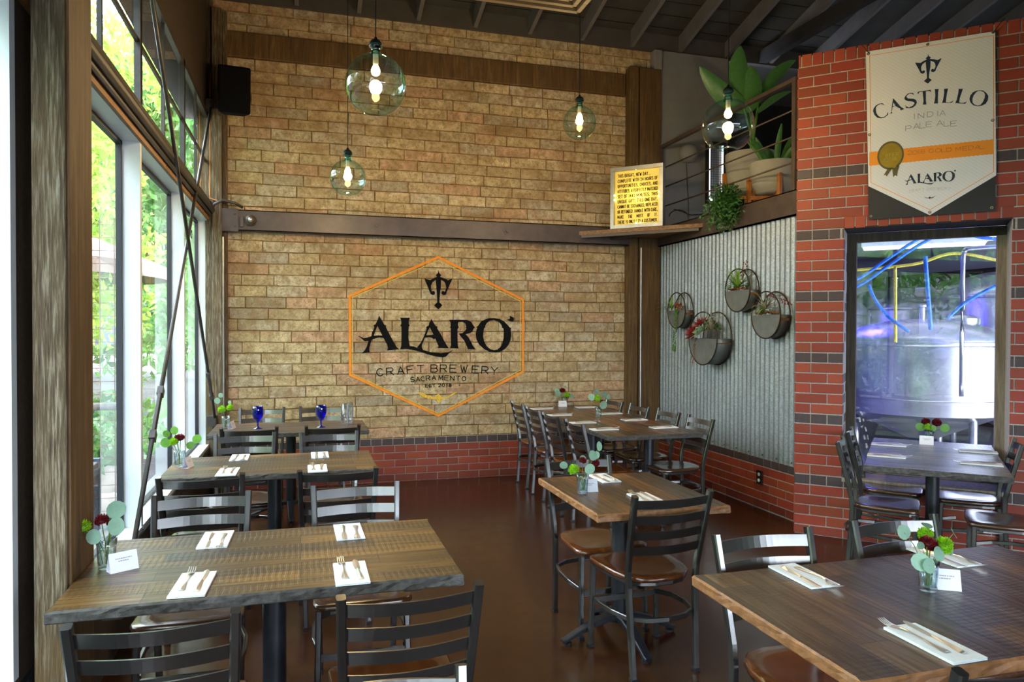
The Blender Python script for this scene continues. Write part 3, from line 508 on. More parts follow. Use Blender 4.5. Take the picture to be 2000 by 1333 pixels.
def sash(n,ya,yb,lab,drop=0):
    z0,z1=2.80,3.70; w=empty('window_%d'%n,(XL,ya,z0)); w['kind']='structure'; w['label']=lab; w['category']='window'
    inv=Matrix.Translation((-XL,-ya,-z0))
    def put(mb,name,mat,**k): o=mb.build(name,mat,w,**k); o.matrix_parent_inverse=inv; return o
    m=MB(); x0,x1=-.905,XL+.004
    m.box((x0,ya,z0),(x1+.02,yb,z0+.05)); m.box((x0,ya,z1-.05),(x1,yb,z1)); m.box((x0,yb-.03,z0),(x1,yb+.03,z1)); m.box((x0,ya,z0),(x1,ya+.02,z1)); put(m,'frame',M['sash'])
    m=MB(); ym=(ya+yb)/2; m.box((x0,ym-.014,z0+.04),(x1-.012,ym+.014,z1-.04)); m.box((x0+.004,ya,3.22),(x1-.014,yb,3.25)); 
    pass
    put(m,'muntins',M['sash'])
    m=MB(); m.add([(-.893,ya,z0),(-.893,yb,z0),(-.893,yb,z1),(-.893,ya,z1)],[(0,1,2,3)]); put(m,'pane',M['pane'])
for i in range(3): sash(n,FIN[i+1],FIN[i],'upper steel sash above the '+labs[i]); n+=1
for i in range(4): sash(n,FIN2[i+1],FIN2[i],'upper steel sash above the '+labs2[i]); n+=1
mb=MB(); mb.box((XL-.005,-4,ZH+.002),(XL+.018,D-.1,ZH+.038)); struct(tag(mb.build('trim_6',M['oran']),'orange wood strip above the tall windows','trim'))
mb=MB(); mb.tube([(XL+.045,-4,2.745),(XL+.045,D-.16,2.745)],.028,10); mb.tube([(XL+.035,-4,2.70),(XL+.035,D-.16,2.70)],.013,8); struct(tag(mb.build('trim_7',M['sash'],smooth=True),'dark rail pipe running above the tall windows','trim'))
# the column standing against the window wall
mb=MB(); mb.box((-.835,2.675,0),(-.738,2.962,8.2)); o=mb.build('trim_8',M['board'],bevel=.006); struct(tag(o,'board-formed concrete column at the near end of the first table','column'))
mb=MB(); mb.box((-.742,2.69,0),(-.729,2.957,8.2)); mb.build('timber_facing',M['post'],o,bevel=.003)['label']='brown timber face'

# ------------------------------------------------------------------ mezzanine, brewery room and the rest of the shell
mb=MB(); mb.prism([(XR+.03,5.16),(6.33,2.80),(11.2,2.80),(11.2,12.2),(XR+.03,12.2)],2.70,2.775); struct(tag(mb.build('floor_mezzanine',M['dark']),'mezzanine floor above the brewery room','floor'))
mb=MB(); mb.box((3.972,7.60,2.0),(4.86,7.70,4.83)); mb.box((3.88,7.56,4.60),(3.972,7.70,4.82)); struct(mb.build('wall_mezzanine',M['grey'],bevel=.003))
mb=MB(); mb.box((3.97,9.5,2.7),(11.2,9.6,8)); mb.box((11.1,2.4,0),(11.2,12.3,8)); mb.box((6.05,2.5,3.0),(11.2,2.6,8.4)); struct(mb.build('wall_far_right',M['dark']))
mb=MB(); mb.box((6.10,-4.2,0),(6.25,2.62,8.4)); struct(mb.build('wall_rear_right',M['cream']))
mb=MB(); mb.box((-1.1,-4.2,0),(.6,-4.05,8.4)); mb.box((.6,-4.2,0),(5.6,-4.05,.4)); mb.box((.6,-4.2,2.65),(5.6,-4.05,8.4)); mb.box((5.6,-4.2,0),(6.2,-4.05,8.4)); struct(mb.build('wall_front',M['cream']))
w=empty('window_16',(.6,-4.12,.4)); w['kind']='structure'; w['label']='wide window in the wall behind the camera'; w['category']='window'
mb=MB(); mb.add([(.6,-4.12,.4),(5.6,-4.12,.4),(5.6,-4.12,2.65),(.6,-4.12,2.65)],[(0,1,2,3)]); childw(mb,'pane',M['pane'],w)
mb=MB()
for k in range(6): mb.box((.6+k*.98,-4.17,.4),(.66+k*.98,-4.06,2.65))
mb.box((.6,-4.17,.4),(5.6,-4.06,.45)); mb.box((.6,-4.17,2.6),(5.6,-4.06,2.65)); childw(mb,'frame',M['sash'],w)
SL=.27
def zc(y): return 5.02+SL*(D-y)
mb=MB(); y1=D+.25; y0=-4.25
mb.add([(-1.1,y0,zc(y0)),(11.2,y0,zc(y0)),(11.2,D,zc(D)),(-1.1,D,zc(D)),(-1.1,y0,zc(y0)+.1),(11.2,y0,zc(y0)+.1),(11.2,D,zc(D)+.1),(-1.1,D,zc(D)+.1)],[(0,1,2,3),(7,6,5,4),(0,4,5,1),(2,6,7,3),(0,3,7,4),(1,5,6,2)])
mb.box((-1.1,D,5.02),(11.2,9.7,5.12))
cl=mb.build('ceiling',M['plank']); struct(cl)
# plank joints: slim battens proud of the boards
for i in range(26):
    y=D-.16-.2*i; m=MB(); m.box((-1.0,y,zc(y)-.004),(6.2,y+.012,zc(y)+.01)); m.build('board_joint',M['gasket'],cl)
for i in range(20):
    x=1.772-.613*4+.613*i
    m=MB(); yb=-4.2
    m.add([(x,D-.02,4.842),(x+.042,D-.02,4.842),(x+.042,yb,zc(yb)-.178),(x,yb,zc(yb)-.178),(x,D-.02,zc(D)+.01),(x+.042,D-.02,zc(D)+.01),(x+.042,yb,zc(yb)+.01),(x,yb,zc(yb)+.01)],[(3,2,1,0),(4,5,6,7),(0,1,5,4),(1,2,6,5),(2,3,7,6),(3,0,4,7)])
    m.build('rafter',M['rafter'],cl)
m=MB(); m.box((-.95,D-.045,4.828),(6.2,D+.03,5.03)); struct(tag(m.build('trim_9',M['ledger']),'grey ledger board along the top of the block wall','trim'))
m=MB(); m.box((5.30,-4.1,4.84),(5.40,D-.05,4.98)); struct(tag(m.build('trim_10',M['dark']),'dark girder crossing below the rafters on the right','beam'))
# brewery room shell
mb=MB(); mb.prism([(4.22,5.35),(6.6,2.95),(11.1,2.95),(11.1,12.1),(4.22,12.1)],-.05,0.0); struct(tag(mb.build('floor_brewery',M['brfloor']),'grey brewery floor seen through the interior window','floor'))
mb=MB(); mb.box((4.12,5.3,0),(4.22,12.2,2.7)); mb.box((4.12,12.1,0),(11.2,12.2,2.7)); struct(mb.build('wall_brewery',M['brwall']))
mb=MB(); mb.prism([(4.22,5.35),(6.6,2.95),(11.1,2.95),(11.1,12.1),(4.22,12.1)],2.68,2.70); struct(tag(mb.build('ceiling_brewery',M['brwall']),'pale brewery ceiling seen through the interior window','ceiling'))
# ------------------------------------------------------------------ chairs
def sq(w,h=None): h=h or w; e=.18*min(w,h); return [(-w/2,-h/2+e),(-w/2+e,-h/2),(w/2-e,-h/2),(w/2,-h/2+e),(w/2,h/2-e),(w/2-e,h/2),(-w/2+e,h/2),(-w/2,h/2-e)]
def make_chair(seatmat,label,group):
    t=empty('ladder_back_chair',(0,0,0),0,label,'chair',group)
    # seat
    m=MB(); out=[(-.205,.17),(-.19,.2),(-.15,.213),(0,.218),(.15,.213),(.19,.2),(.205,.17),(.2,.06),(.188,-.06),(.165,-.135),(.12,-.185),(.05,-.205),(-.05,-.205),(-.12,-.185),(-.165,-.135),(-.188,-.06),(-.2,.06)][::-1]
    n=len(out); rings=[(1.0,.437),(1.012,.446),(1.0,.459),(.965,.4625),(.72,.459),(.4,.452),(.0,.450)]
    v=[];f=[]
    for q,z in rings[:-1]: v+=[(x*q,y*q,z) for x,y in out]
    v.append((0,0,.450)); v.append((0,0,.437))
    for k in range(len(rings)-2):
        for i in range(n): f.append((k*n+i,(k+1)*n+i,(k+1)*n+(i+1)%n,k*n+(i+1)%n))
    k=(len(rings)-2)*n
    for i in range(n): f.append((k+i,len(v)-2,k+(i+1)%n)); f.append((i,(i+1)%n,len(v)-1))
    m.add(v,f); m.build('seat',seatmat,t,smooth=True)
    m=MB(); m.sweep([(x*.9,y*.9,.426) for x,y in out],sq(.022),closed=True); m.build('seat_frame',M['gun'],t)
    for s in (-1,1):
        m=MB(); P=[(.166,-.208,0),(.17,-.196,.15),(.1745,-.184,.30),(.178,-.178,.42),(.182,-.182,.50),(.187,-.203,.60),(.192,-.232,.72),(.197,-.268,.862)]
        m.sweep([(s*x,y,z) for x,y,z in P],sq(.027,.03),up=(0,1,0)); la=m.build('rear_leg',M['gun'],t)
        m=MB(); m.sweep([(s*.19,.192,0),(s*.186,.186,.2),(s*.182,.18,.43)],sq(.026),up=(0,1,0)); lb=m.build('front_leg',M['gun'],t)
        for (x,y,lg) in ((s*.166,-.208,la),(s*.19,.192,lb)): m=MB(); m.box((x-.0145,y-.0165,0),(x+.0145,y+.0165,.012)); m.build('foot_cap',M['black'],lg)
    for i in range(4):
        zt=.838-.0755*i; m=MB(); h=.041
        yb=lambda z: -.182-(max(0,z-.5))**1.15*.29
        def q(u,v,off=0):
            x=(-1+2*u)*.186*(1-(.838-zt)*.06); z=zt-h+h*v; return (x,yb(z)-.034*math.cos((u-.5)*PI)**1.0+off+.006,z)
        N=14; vs=[];fs=[]
        for off in (-.0035,.0035):
            for v in (0,1): vs+=[q(u/N,v,off) for u in range(N+1)]
        R_=N+1
        for u in range(N):
            fs+=[(u,u+1,R_+u+1,R_+u),(2*R_+u,3*R_+u,3*R_+u+1,2*R_+u+1),(R_+u,R_+u+1,3*R_+u+1,3*R_+u),(u,2*R_+u,2*R_+u+1,u+1)]
        m.add(vs,fs); m.build('back_slat',M['gun'],t)
    m=MB(); m.sweep([(-.176,.17,.245),(-.2,.06,.262),(-.198,-.06,.27),(-.172,-.165,.272),(-.1,-.215,.272),(0,-.232,.272),(.1,-.215,.272),(.172,-.165,.272),(.198,-.06,.27),(.2,.06,.262),(.176,.17,.245)],sq(.016,.024)); m.build('ring_brace',M['gun'],t)
    m=MB(); m.bar((-.186,.187,.235),(.186,.187,.235),.014,.028); m.build('stretcher',M['gun'],t)
    return t
R90=PI/2
T1n,T2n,T3n='nearest left table','middle left table','farthest left table'
chairs=[ # x,y,rz(0 faces +y),seat,label,group
 (-.364,2.29,0,'seat','chair on the camera side of the nearest left table, by the column','chairs at the nearest left table'),
 (.292,2.315,.03,'seat','chair on the camera side of the nearest left table, by the aisle','chairs at the nearest left table'),
 (-.43,3.25,PI,'seatd','chair on the far side of the nearest left table, window side','chairs at the nearest left table'),
 (.249,3.28,PI,'seatd','chair on the far side of the nearest left table, aisle side','chairs at the nearest left table'),
 (.14,1.29,PI,'seat','chair of which only a bright post top shows at the bottom edge',None),
 (-.49,4.215,0,'seatd','chair with its back to the camera at the middle left table, window side','chairs at the middle left table'),
 (.186,4.21,0,'seatd','chair with its back to the camera at the middle left table, aisle side','chairs at the middle left table'),
 (-.387,5.21,PI,'seatd','chair facing the camera behind the middle left table, window side','chairs at the middle left table'),
 (.19,5.13,PI,'seatd','chair facing the camera behind the middle left table, aisle side','chairs at the middle left table'),
 (-.38,6.055,0,'seatd','chair with its back to the camera at the farthest left table, window side','chairs at the farthest left table'),
 (.23,6.025,0,'seatd','chair with its back to the camera at the farthest left table, aisle side','chairs at the farthest left table'),
 (-.36,6.965,PI,'seatd','chair against the block wall behind the left blue goblet','chairs at the farthest left table'),
 (.183,6.98,PI,'seatd','chair against the block wall behind the right blue goblet','chairs at the farthest left table'),
 (2.39,7.14,-R90,'seat','chair at the long table, left side, farthest from the camera','chairs along the left side of the long table'),
 (2.375,6.575,-R90,'seat','chair at the long table, left side, second from the block wall','chairs along the left side of the long table'),
 (2.36,6.03,-R90,'seat','chair at the long table, left side, third from the block wall','chairs along the left side of the long table'),
 (2.39,5.515,-R90,'seat','chair at the long table, left side, nearest to the camera','chairs along the left side of the long table'),
 (2.95,7.14,R90,'seatd','chair at the long table, right side, closest to the corner post','chairs along the right side of the long table'),
 (2.965,6.575,R90,'seatd','chair at the long table, right side, second from the corner post','chairs along the right side of the long table'),
 (3.015,6.07,R90,'seatd','chair at the long table, right side, third from the corner post','chairs along the right side of the long table'),
 (3.03,5.53,R90,'seatd','chair at the long table, right side, nearest to the camera','chairs along the right side of the long table'),
 (1.606,3.22,.06,'seat','chair with its full back showing, in front of the small centre table','chairs at the small centre table'),
 (1.565,3.69,PI+.06,'seat','chair facing the camera behind the vase on the small centre table','chairs at the small centre table'),
 (1.637,2.04,PI,'seat','chair facing the camera at the left end of the front right table','chairs at the front right table'),
 (2.26,2.07,PI,'seatd','chair facing the camera behind the flowers on the front right table','chairs at the front right table'),
 (1.57,1.50,0,'seat','chair whose post top shows on the camera side of the front right table','chairs at the front right table'),
]
uvc=[(-.155,5.45,-3*PI/4,'seatd','chair on the left of the window table, nearer to the camera'),(-.135,6.02,-3*PI/4,'seatd','chair on the left of the window table, against the diagonal brick wall'),
 (.37,5.93,PI/4,'seatd','chair on the right of the window table, close to the brewery window'),(.52,5.30,PI/4,'seatd','chair on the right of the window table, cut by the photo edge')]
for u,v,r,s,l in uvc:
    q=uvz(u,v); chairs.append((q.x,q.y,r,s,l,'chairs at the window table'))
protos={}
for x,y,r,s,l,g in chairs:
    l='dark ladder-back '+l
    if s not in protos:
        protos[s]=c=make_chair(M[s],l,g); c.location=(x,y,0); c.rotation_euler=(0,0,r)
    else:
        c=dup(protos[s],(x,y,0),r,l)
        if g: c['group']=g
    if not g and 'group' in c: del c['group']

# ------------------------------------------------------------------ tables (local x = plank direction)
def table(name,loc,rz,L,W,mat,edge,label,posts=((0,0),),base=.34,seed=0,group='plank-topped pedestal tables'):
    t=empty('pedestal_table',loc,rz,label,'table',group); rn=random.Random(seed)
    m=MB(); nx=int(L/.03); ny=int(W/.05); z1=.76; z0=.722
    per=[]; 
    def jit(): return rn.uniform(-.0035,.0015)
    # perimeter loop with chipped edge
    for i in range(nx): per.append((-L/2+L*i/nx,-W/2,0,-1))
    for i in range(ny): per.append((L/2,-W/2+W*i/ny,1,0))
    for i in range(nx): per.append((L/2-L*i/nx,W/2,0,1))
    for i in range(ny): per.append((-L/2,W/2-W*i/ny,-1,0))
    n=len(per); rings=[]
    for zz,ins in ((z0,.004),(z0+.004,0),(z0+.02,0),(z1-.006,0),(z1,.006)):
        ring=[]
        for x,y,ax,ay in per:
            d=-ins+(jit() if zz not in(z1,z0) else jit()*.5); ring.append((x+ax*d,y+ay*d,zz))
        rings.append(ring)
    v=[p for r in rings for p in r]; m.mi=1
    f=[(k*n+i,k*n+(i+1)%n,(k+1)*n+(i+1)%n,(k+1)*n+i) for k in range(4) for i in range(n)]
    m.add(v,f); m.mi=0; m.add(rings[-1],[tuple(range(n))]); m.add(rings[0],[tuple(range(n-1,-1,-1))])
    m.build('table_top',[mat,edge],t)
    m=MB()
    for sx in (-1,1):
        if L>.9: m.box((sx*(L/2-.17)-.03,-W/2+.05,.700),(sx*(L/2-.17)+.03,W/2-.05,.7225))
        else: m.box((-L/2+.05,sx*(W/2-.17)-.03,.700),(L/2-.05,sx*(W/2-.17)+.03,.7225))
    m.build('underside_batten',M['dwood'],t,bevel=.003)
    for px,py in posts:
        m=MB(); m.M=tr(px,py,0); m.lathe([(.042,.09),(.042,.70)],20); cm=m.build('column',M['black'],t,smooth=True)
        m=MB(); m.M=tr(px,py,0); m.box((-.11,-.11,.700),(.11,.11,.712)); 
        for a in range(4): m.M=tr(px,py,0)@rot('Z',a*PI/2); m.bar((0,0,.693),(.17,0,.700),.03,.012)
        m.build('top_plate',M['black'],cm)
        for a in range(4):
            m=MB(); m.M=tr(px,py,0)@rot('Z',a*PI/2+.02); P=[(0,0,.115),(.08,0,.112),(.17,0,.085),(.26,0,.045),(base-.02,0,.024),(base,0,.02)]
            m.sweep(P,sq(.055,.028),scl=[1.25,1.15,.95,.8,.72,.6]); bf_=m.build('base_foot',M['black'],t,smooth='auto'); m=MB(); m.M=tr(px,py,0)@rot('Z',a*PI/2+.02)@tr(base-.03,0,0); m.lathe([(0,0),(.022,0),(.022,.012),(0,.014)],10)
            m.build('glide',M['black'],bf_)
    return t
table('t1',(-.098,2.815,0),0,1.27,.77,M['t_main'],M['edge'],'plank-topped table nearest on the left, butted against the concrete column',seed=1)
table('t2',(-.165,4.79,0),0,1.23,.70,M['t_main'],M['edge'],'plank-topped table in the middle of the left row, between the other two',seed=2)
table('t3',(-.09,6.53,0),0,1.27,.70,M['t_dark'],M['edge'],'plank-topped table farthest on the left, carrying two blue goblets',seed=3)
table('t4',(1.64,3.485,0),R90,.865,.69,M['t_red'],M['edgeo'],'small plank-topped table standing alone in the centre of the room',posts=((-.03,.05),),base=.32,seed=4)
table('t5',(2.76,6.46,0),R90,2.33,.845,M['t_red'],M['edge'],'long plank-topped table with eight chairs in front of the corrugated wall',posts=((-.84,-.09),(-.24,.18),(.42,-.18)),base=.24,seed=5,group=None)
table('t6',(1.96,1.815,0),R90,.79,1.345,M['t_dark'],M['edgeo'],'large plank-topped table at the front right corner of the photo',seed=6)
q=uvz(.135,5.735); t7=table('t7',(q.x,q.y,0),-PI/4,.79,1.37,M['t_grey'],M['edge'],'grey plank-topped table set square to the brewery window',seed=7)

# ------------------------------------------------------------------ place settings
ZT=.7605
def mk_napkin():
    m=MB(); m.box((-.056,-.115,0),(.056,.115,.0035)); m.box((-.0555,-.1145,.0037),(.0565,.1155,.0075)); 
    return m.build('paper_napkin',M['nap'],bevel=.0012,seg=1)
def mk_fork():
    m=MB(); z=.011
    prof=[(-.1,.0105,.0015),(-.092,.0125,.002),(-.07,.0085,.003),(-.03,.0045,.005),(.02,.0035,.009),(.045,.006,.007),(.058,.0115,.003),(.07,.0125,.0015),(.076,.0125,.001)]
    v=[];f=[]
    for y,w,zz in prof: v+=[(-w,y,zz),(0,y,zz+.0018),(w,y,zz),(0,y,zz-.0012)]
    for i in range(len(prof)-1):
        for a in range(4): f.append((i*4+a,i*4+(a+1)%4,(i+1)*4+(a+1)%4,(i+1)*4+a))
    f+= [(3,2,1,0)]; k=(len(prof)-1)*4; f.append((k,k+1,k+2,k+3)); m.add(v,f)
    for i in range(4):
        x=-.0108+.0072*i; m.sweep([(x,.074,.001),(x,.09,.0005),(x*.96,.108,.0045),(x*.94,.118,.008)],[(-.0014,-.0009),(.0014,-.0009),(.0014,.0009),(-.0014,.0009)],scl=[1,1,.9,.5])
    return m.build('fork',M['chrome'],smooth=False)
def mk_knife():
    m=MB(); prof=[(-.105,.009,.004),(-.098,.0115,.006),(-.06,.0095,.0065),(-.01,.0058,.005),(.0,.0052,.004),(.008,.0085,.002),(.04,.0105,.0016),(.08,.0108,.0014),(.098,.0085,.0012),(.108,.003,.001)]
    v=[];f=[]
    for i,(y,w,h) in enumerate(prof): 
        c=.0 if i<5 else -.001
        v+=[(-w+c,y,.001),(0+c,y,.001+h),(w+c,y,.001),(0+c,y,0)]
    for i in range(len(prof)-1):
        for a in range(4): f.append((i*4+a,i*4+(a+1)%4,(i+1)*4+(a+1)%4,(i+1)*4+a))
    f+= [(3,2,1,0)]; k=(len(prof)-1)*4; f.append((k,k+1,k+2,k+3)); m.add(v,f); return m.build('table_knife',M['chrome'])
sets=[ # x,y,rot,label place
 (-.343,2.56,-.05,'at the camera side of the nearest left table, window half',.02),(.162,2.535,0,'at the camera side of the nearest left table, aisle half',-.005),
 (-.328,3.085,PI-.03,'at the far side of the nearest left table, window half',0),(.187,3.062,PI+.02,'at the far side of the nearest left table, aisle half',0),
 (-.417,4.535,-.03,'at the camera side of the middle left table, window half',0),(.09,4.51,0,'at the camera side of the middle left table, aisle half',0),
 (-.388,5.025,PI,'at the far side of the middle left table, window half',0),(.116,4.99,PI,'at the far side of the middle left table, aisle half',0),
 (1.65,3.275,0,'in front of the near chair of the small centre table',0),(1.643,3.79,PI,'beside the vase on the small centre table',0),
 (1.628,1.545,0,'nearest the camera on the front right table',0),(1.645,2.095,PI,'at the left end of the front right table',0),(2.29,2.135,PI,'behind the flowers on the front right table',0),
 (2.46,7.35,-R90,'at the long table, left side, farthest away',0),(2.45,6.76,-R90,'at the long table, left side, second from the block wall',0),(2.45,6.14,-R90,'at the long table, left side, third from the block wall',0),(2.46,5.68,-R90,'at the long table, left side, nearest the camera',0),
 (2.985,7.37,R90,'at the long table, right side, farthest away',0),(2.99,6.75,R90,'at the long table, right side, second from the block wall',0),(3.0,6.22,R90,'at the long table, right side, third from the block wall',0),(3.015,5.67,R90,'at the long table, right side, nearest the camera',0)]
for u,v,r,l in ((-.14,6.03,-3*PI/4,'at the left of the window table, close to the glass'),(-.14,5.48,-3*PI/4,'at the left of the window table, nearer the camera'),(.415,6.0,PI/4,'at the right of the window table, close to the glass'),(.395,5.46,PI/4,'at the right of the window table, nearer the camera')):
    q=uvz(u,v); sets.append((q.x,q.y,r,l,0))
NA=FO=KN=None; rs=random.Random(5)
for i,(x,y,r,l,dx) in enumerate(sets):
    ca,sa=math.cos(r),math.sin(r)
    def at(a,b): return (x+a*ca-b*sa,y+a*sa+b*ca)
    near=i in(0,1,4,5,8,10)
    fy,ky=(.035,.03)
    if NA is None:
        NA=mk_napkin(); FO=mk_fork(); KN=mk_knife(); n_,f_,k_=NA,FO,KN
    else:
        n_,f_,k_=NA.copy(),FO.copy(),KN.copy()
        for o in (n_,f_,k_): COL.objects.link(o)
    n_.location=(x,y,ZT); n_.rotation_euler=(0,0,r); tag(n_,'white folded paper napkin '+l,'napkin','napkins under the cutlery')
    a,b=at(-.026,.035); f_.location=(a,b,ZT+.0085); f_.rotation_euler=(0,0,r+rs.uniform(-.05,.05)); tag(f_,'silver fork on the napkin '+l,'fork','forks on the napkins')
    a,b=at(.024,.022); k_.location=(a,b,ZT+.008); k_.rotation_euler=(0,0,r+rs.uniform(-.09,.03)); tag(k_,'silver knife on the napkin '+l,'knife','knives on the napkins')

# ------------------------------------------------------------------ vases, flowers, cards
VASE=None; CARD=None
def mk_vase():
    t=empty('glass_vase',(0,0,0)); m=MB()
    m.lathe([(0,.0),(.0265,0),(.028,.004),(.029,.03),(.0315,.075),(.034,.105),(.0325,.105),(.0285,.05),(.0262,.014),(0,.012)],28); m.build('glass',M['clear'],t,smooth=True)
    m=MB(); m.lathe([(0,.0135),(.0258,.0145),(.028,.05),(.0288,.065),(0,.065)],20); m.build('water',M['water'],t,smooth=True)
    return t
def mk_card(i):
    t=empty('table_card',(0,0,0)); m=MB(); w=.046; h=.064; d=.021
    for s in (-1,1):
        m.add([(-w,s*d,0),(w,s*d,0),(w,0,h),(-w,0,h),(-w,s*(d-.0012),0),(w,s*(d-.0012),0),(w,0,h-.0015),(-w,0,h-.0015)],[(0,1,2,3),(7,6,5,4),(0,4,5,1),(1,5,6,2),(0,3,7,4)])
    m.add([(-w,-d,0),(w,-d,0),(w,d,0),(-w,d,0)],[(0,1,2,3)])
    m.build('card',M['card'],t)
    m=MB(); rn=random.Random(3)
    for k,(wd,zz) in enumerate(((.052,.041),(.034,.033))):
        x=-wd/2
        while x<wd/2:
            l=rn.uniform(.003,.007); y=-d*(1-(zz+.002)/h)-.0006
            m.add([(x,y-.0000,zz),(x+l,y,zz),(x+l,y+.0009,zz+.004),(x,y+.0009,zz+.004)],[(0,1,2,3)]); x+=l+.0015
    m.build('printed_lines',M['ink'],t)
    return t
def pompom(r,mat,name,flat=.8,sd=0,n=140):
    m=MB(); rn=random.Random(sd)
    m.M=Matrix.Diagonal((1,1,flat,1)); m.lathe([(0,-r*.75),(r*.5,-r*.6),(r*.78,-r*.15),(r*.7,r*.35),(r*.4,r*.65),(0,r*.78)],12); m.M=Matrix()
    for i in range(n):
        a=i*2.39996; z=1-1.75*i/n; q=math.sqrt(max(0,1-z*z)); dvec=Vector((q*math.cos(a),q*math.sin(a),z*flat)).normalized()
        s=dvec.cross(Vector((0,0,1)));  s=s.normalized() if s.length>.01 else Vector((1,0,0)); c=dvec*r*rn.uniform(.9,1.1); b=dvec*r*.45; w=r*.16
        tp=c+Vector((0,0,r*.14)); m.add([b-s*w*.6,b+s*w*.6,c*.9+s*w,tp,c*.9-s*w],[(0,1,2,3,4)])
    return m.build(name,mat,smooth=False)
def leafdisc(m,c,nrm,r,up,curl=.12):
    nrm=nrm.normalized(); a=up-nrm*up.dot(nrm); a=a.normalized() if a.length>.01 else nrm.orthogonal().normalized(); b=nrm.cross(a)
    v=[c]; N=12
    for k in range(N):
        t=2*PI*k/N; q=r*(1.0+.10*math.cos(t)); v.append(c+a*q*math.cos(t)*1.05+b*q*math.sin(t)*.95+nrm*curl*r*abs(math.sin(t)))
    m.add(v,[(0,1+k,1+(k+1)%N) for k in range(N)])
def sprig(name,mat,leaves,label,cat,group,base):
    # leaves: list of (dx,dy,dz,r,nx,ny,nz) relative to the vase mouth; stem from the vase base
    m=MB(); t=empty(name,base,0,label,cat,group)
    for (x,y,z,r,a,b,c) in leaves: leafdisc(m,Vector((x,y,z)),Vector((a,b,c)),r,Vector((x,y,z-.08)))
    m.build('leaves',mat,t,smooth=True)
    m=MB()
    for (x,y,z,r,a,b,c) in leaves:
        e=Vector((x,y,z)); m.tube([(x*.12,y*.12,.016),(x*.25,y*.25,.09),((x*.6),(y*.6),.09+(z-.09)*.6),tuple(e)],.0013,5)
    m.build('stem',M['stem'],t)
    return t
rv=random.Random(21)
def bouquet(x,y,where,reds,greens,leaves,mats=('leaft',),cardpos=None,cardrot=0,wherecard=None):
    global VASE,CARD
    if VASE is None: VASE=v=mk_vase(); v.location=(x,y,ZT)
    else: v=dup(VASE,(x,y,ZT),0,'')
    tag(v,'small clear glass vase with water '+where,'vase','vases on the tables')
    for k,(dx,dy,dz,r) in enumerate(reds+greens):
        red=k<len(reds); nm='red_chrysanthemum' if red else 'green_chrysanthemum'; multi=(len(reds)>1 if red else len(greens)>1)
        t=empty(nm,(x,y,ZT)); o=pompom(r,M['pomr' if red else 'pomg'],'flower_head',.62 if red else .85,k); o.parent=t; o.location=(dx,dy,dz); o.rotation_euler=(rv.uniform(-.4,.2),rv.uniform(-.3,.3),rv.uniform(0,3))
        m=MB(); m.tube([(-dx*.1,-dy*.1,.016),(dx*.3,dy*.3,.09),(dx,dy,dz-r*.4)],.0018,5); m.build('stem',M['stem'],t)
        pos='' if not multi else (', %s of its two'%('left' if (k if red else k-len(reds))==0 else 'right') if len(reds if red else greens)==2 else '')
        tag(t,('dark red pompom flower' if red else 'lime green pompom flower')+' in the vase '+where+pos,'flower','red flowers in the vases' if red else 'green flowers in the vases')
    sprig('eucalyptus_sprig',M[mats[0]],leaves,'eucalyptus sprig with round leaves in the vase '+where,'sprig','eucalyptus sprigs in the vases',(x,y,ZT))
    if cardpos:
        if CARD is None: CARD=c=mk_card(0); c.location=(cardpos[0],cardpos[1],ZT); c.rotation_euler=(0,0,cardrot)
        else: c=dup(CARD,(cardpos[0],cardpos[1],ZT),cardrot,'')
        tag(c,'folded white printed card standing '+(wherecard or where),'card','folded cards on the tables')
LV=[(-.075,0,.15,.021,-.2,-1,.3),(.07,-.01,.19,.02,.3,-1,.1),(-.02,-.02,.20,.018,-.3,-.9,.5),(.045,-.03,.125,.022,.2,-1,.3),(-.045,-.035,.12,.023,-.2,-1,.2)]
bouquet(-.658,2.83,'on the nearest left table',[(-.012,-.01,.17,.024),(.01,.01,.155,.014)],[(-.07,-.005,.152,.024)],[(.03,0,.20,.033,.2,-.8,.6),(.035,-.03,.15,.030,.6,-.9,.2),(-.03,-.035,.12,.026,-.2,-1,.3),(.02,.02,.18,.026,0,-1,.5),(-.105,0,.15,.022,-.5,-.6,.6)],('leaft',),(-.600,2.795),.55,'beside the vase on the nearest left table')
bouquet(-.715,4.80,'on the middle left table',[(.005,0,.175,.027),(-.012,-.01,.182,.017)],[(-.03,-.02,.155,.028)],[(-.075,-.01,.15,.03,-.2,-1,.2),(.095,0,.165,.028,.4,-1,.2),(-.03,.01,.22,.024,.1,-1,.1),(.06,-.015,.13,.024,0,-1,.1),(-.075,.02,.20,.022,0,-1,0)],('leafg',),(-.665,4.775),1.35,'beside the vase on the middle left table')
bouquet(-.618,6.56,'on the farthest left table',[],[(-.03,-.01,.16,.034),(.035,0,.175,.03)],[(-.065,0,.235,.026,-.1,-1,.1),(-.04,.01,.28,.02,.2,-1,0),(.03,0,.22,.014,0,-1,.4)],('leaft',),(-.568,6.55),1.35,'beside the vase on the farthest left table')
bouquet(1.391,3.485,'on the small centre table',[(.005,.01,.165,.02),(.075,.03,.145,.03)],[(-.055,-.02,.125,.03)],[(.055,0,.19,.027,.3,-1,.4),(.03,-.02,.125,.027,-.3,-1,.1),(.095,.01,.235,.025,.5,-.8,.2),(-.105,-.01,.15,.021,-.4,-.7,.5),(.01,.02,.17,.02,0,-1,.4),(.085,.03,.185,.022,0,-1,0)],('leaft',),(1.438,3.515),-.08,'behind the vase on the small centre table')
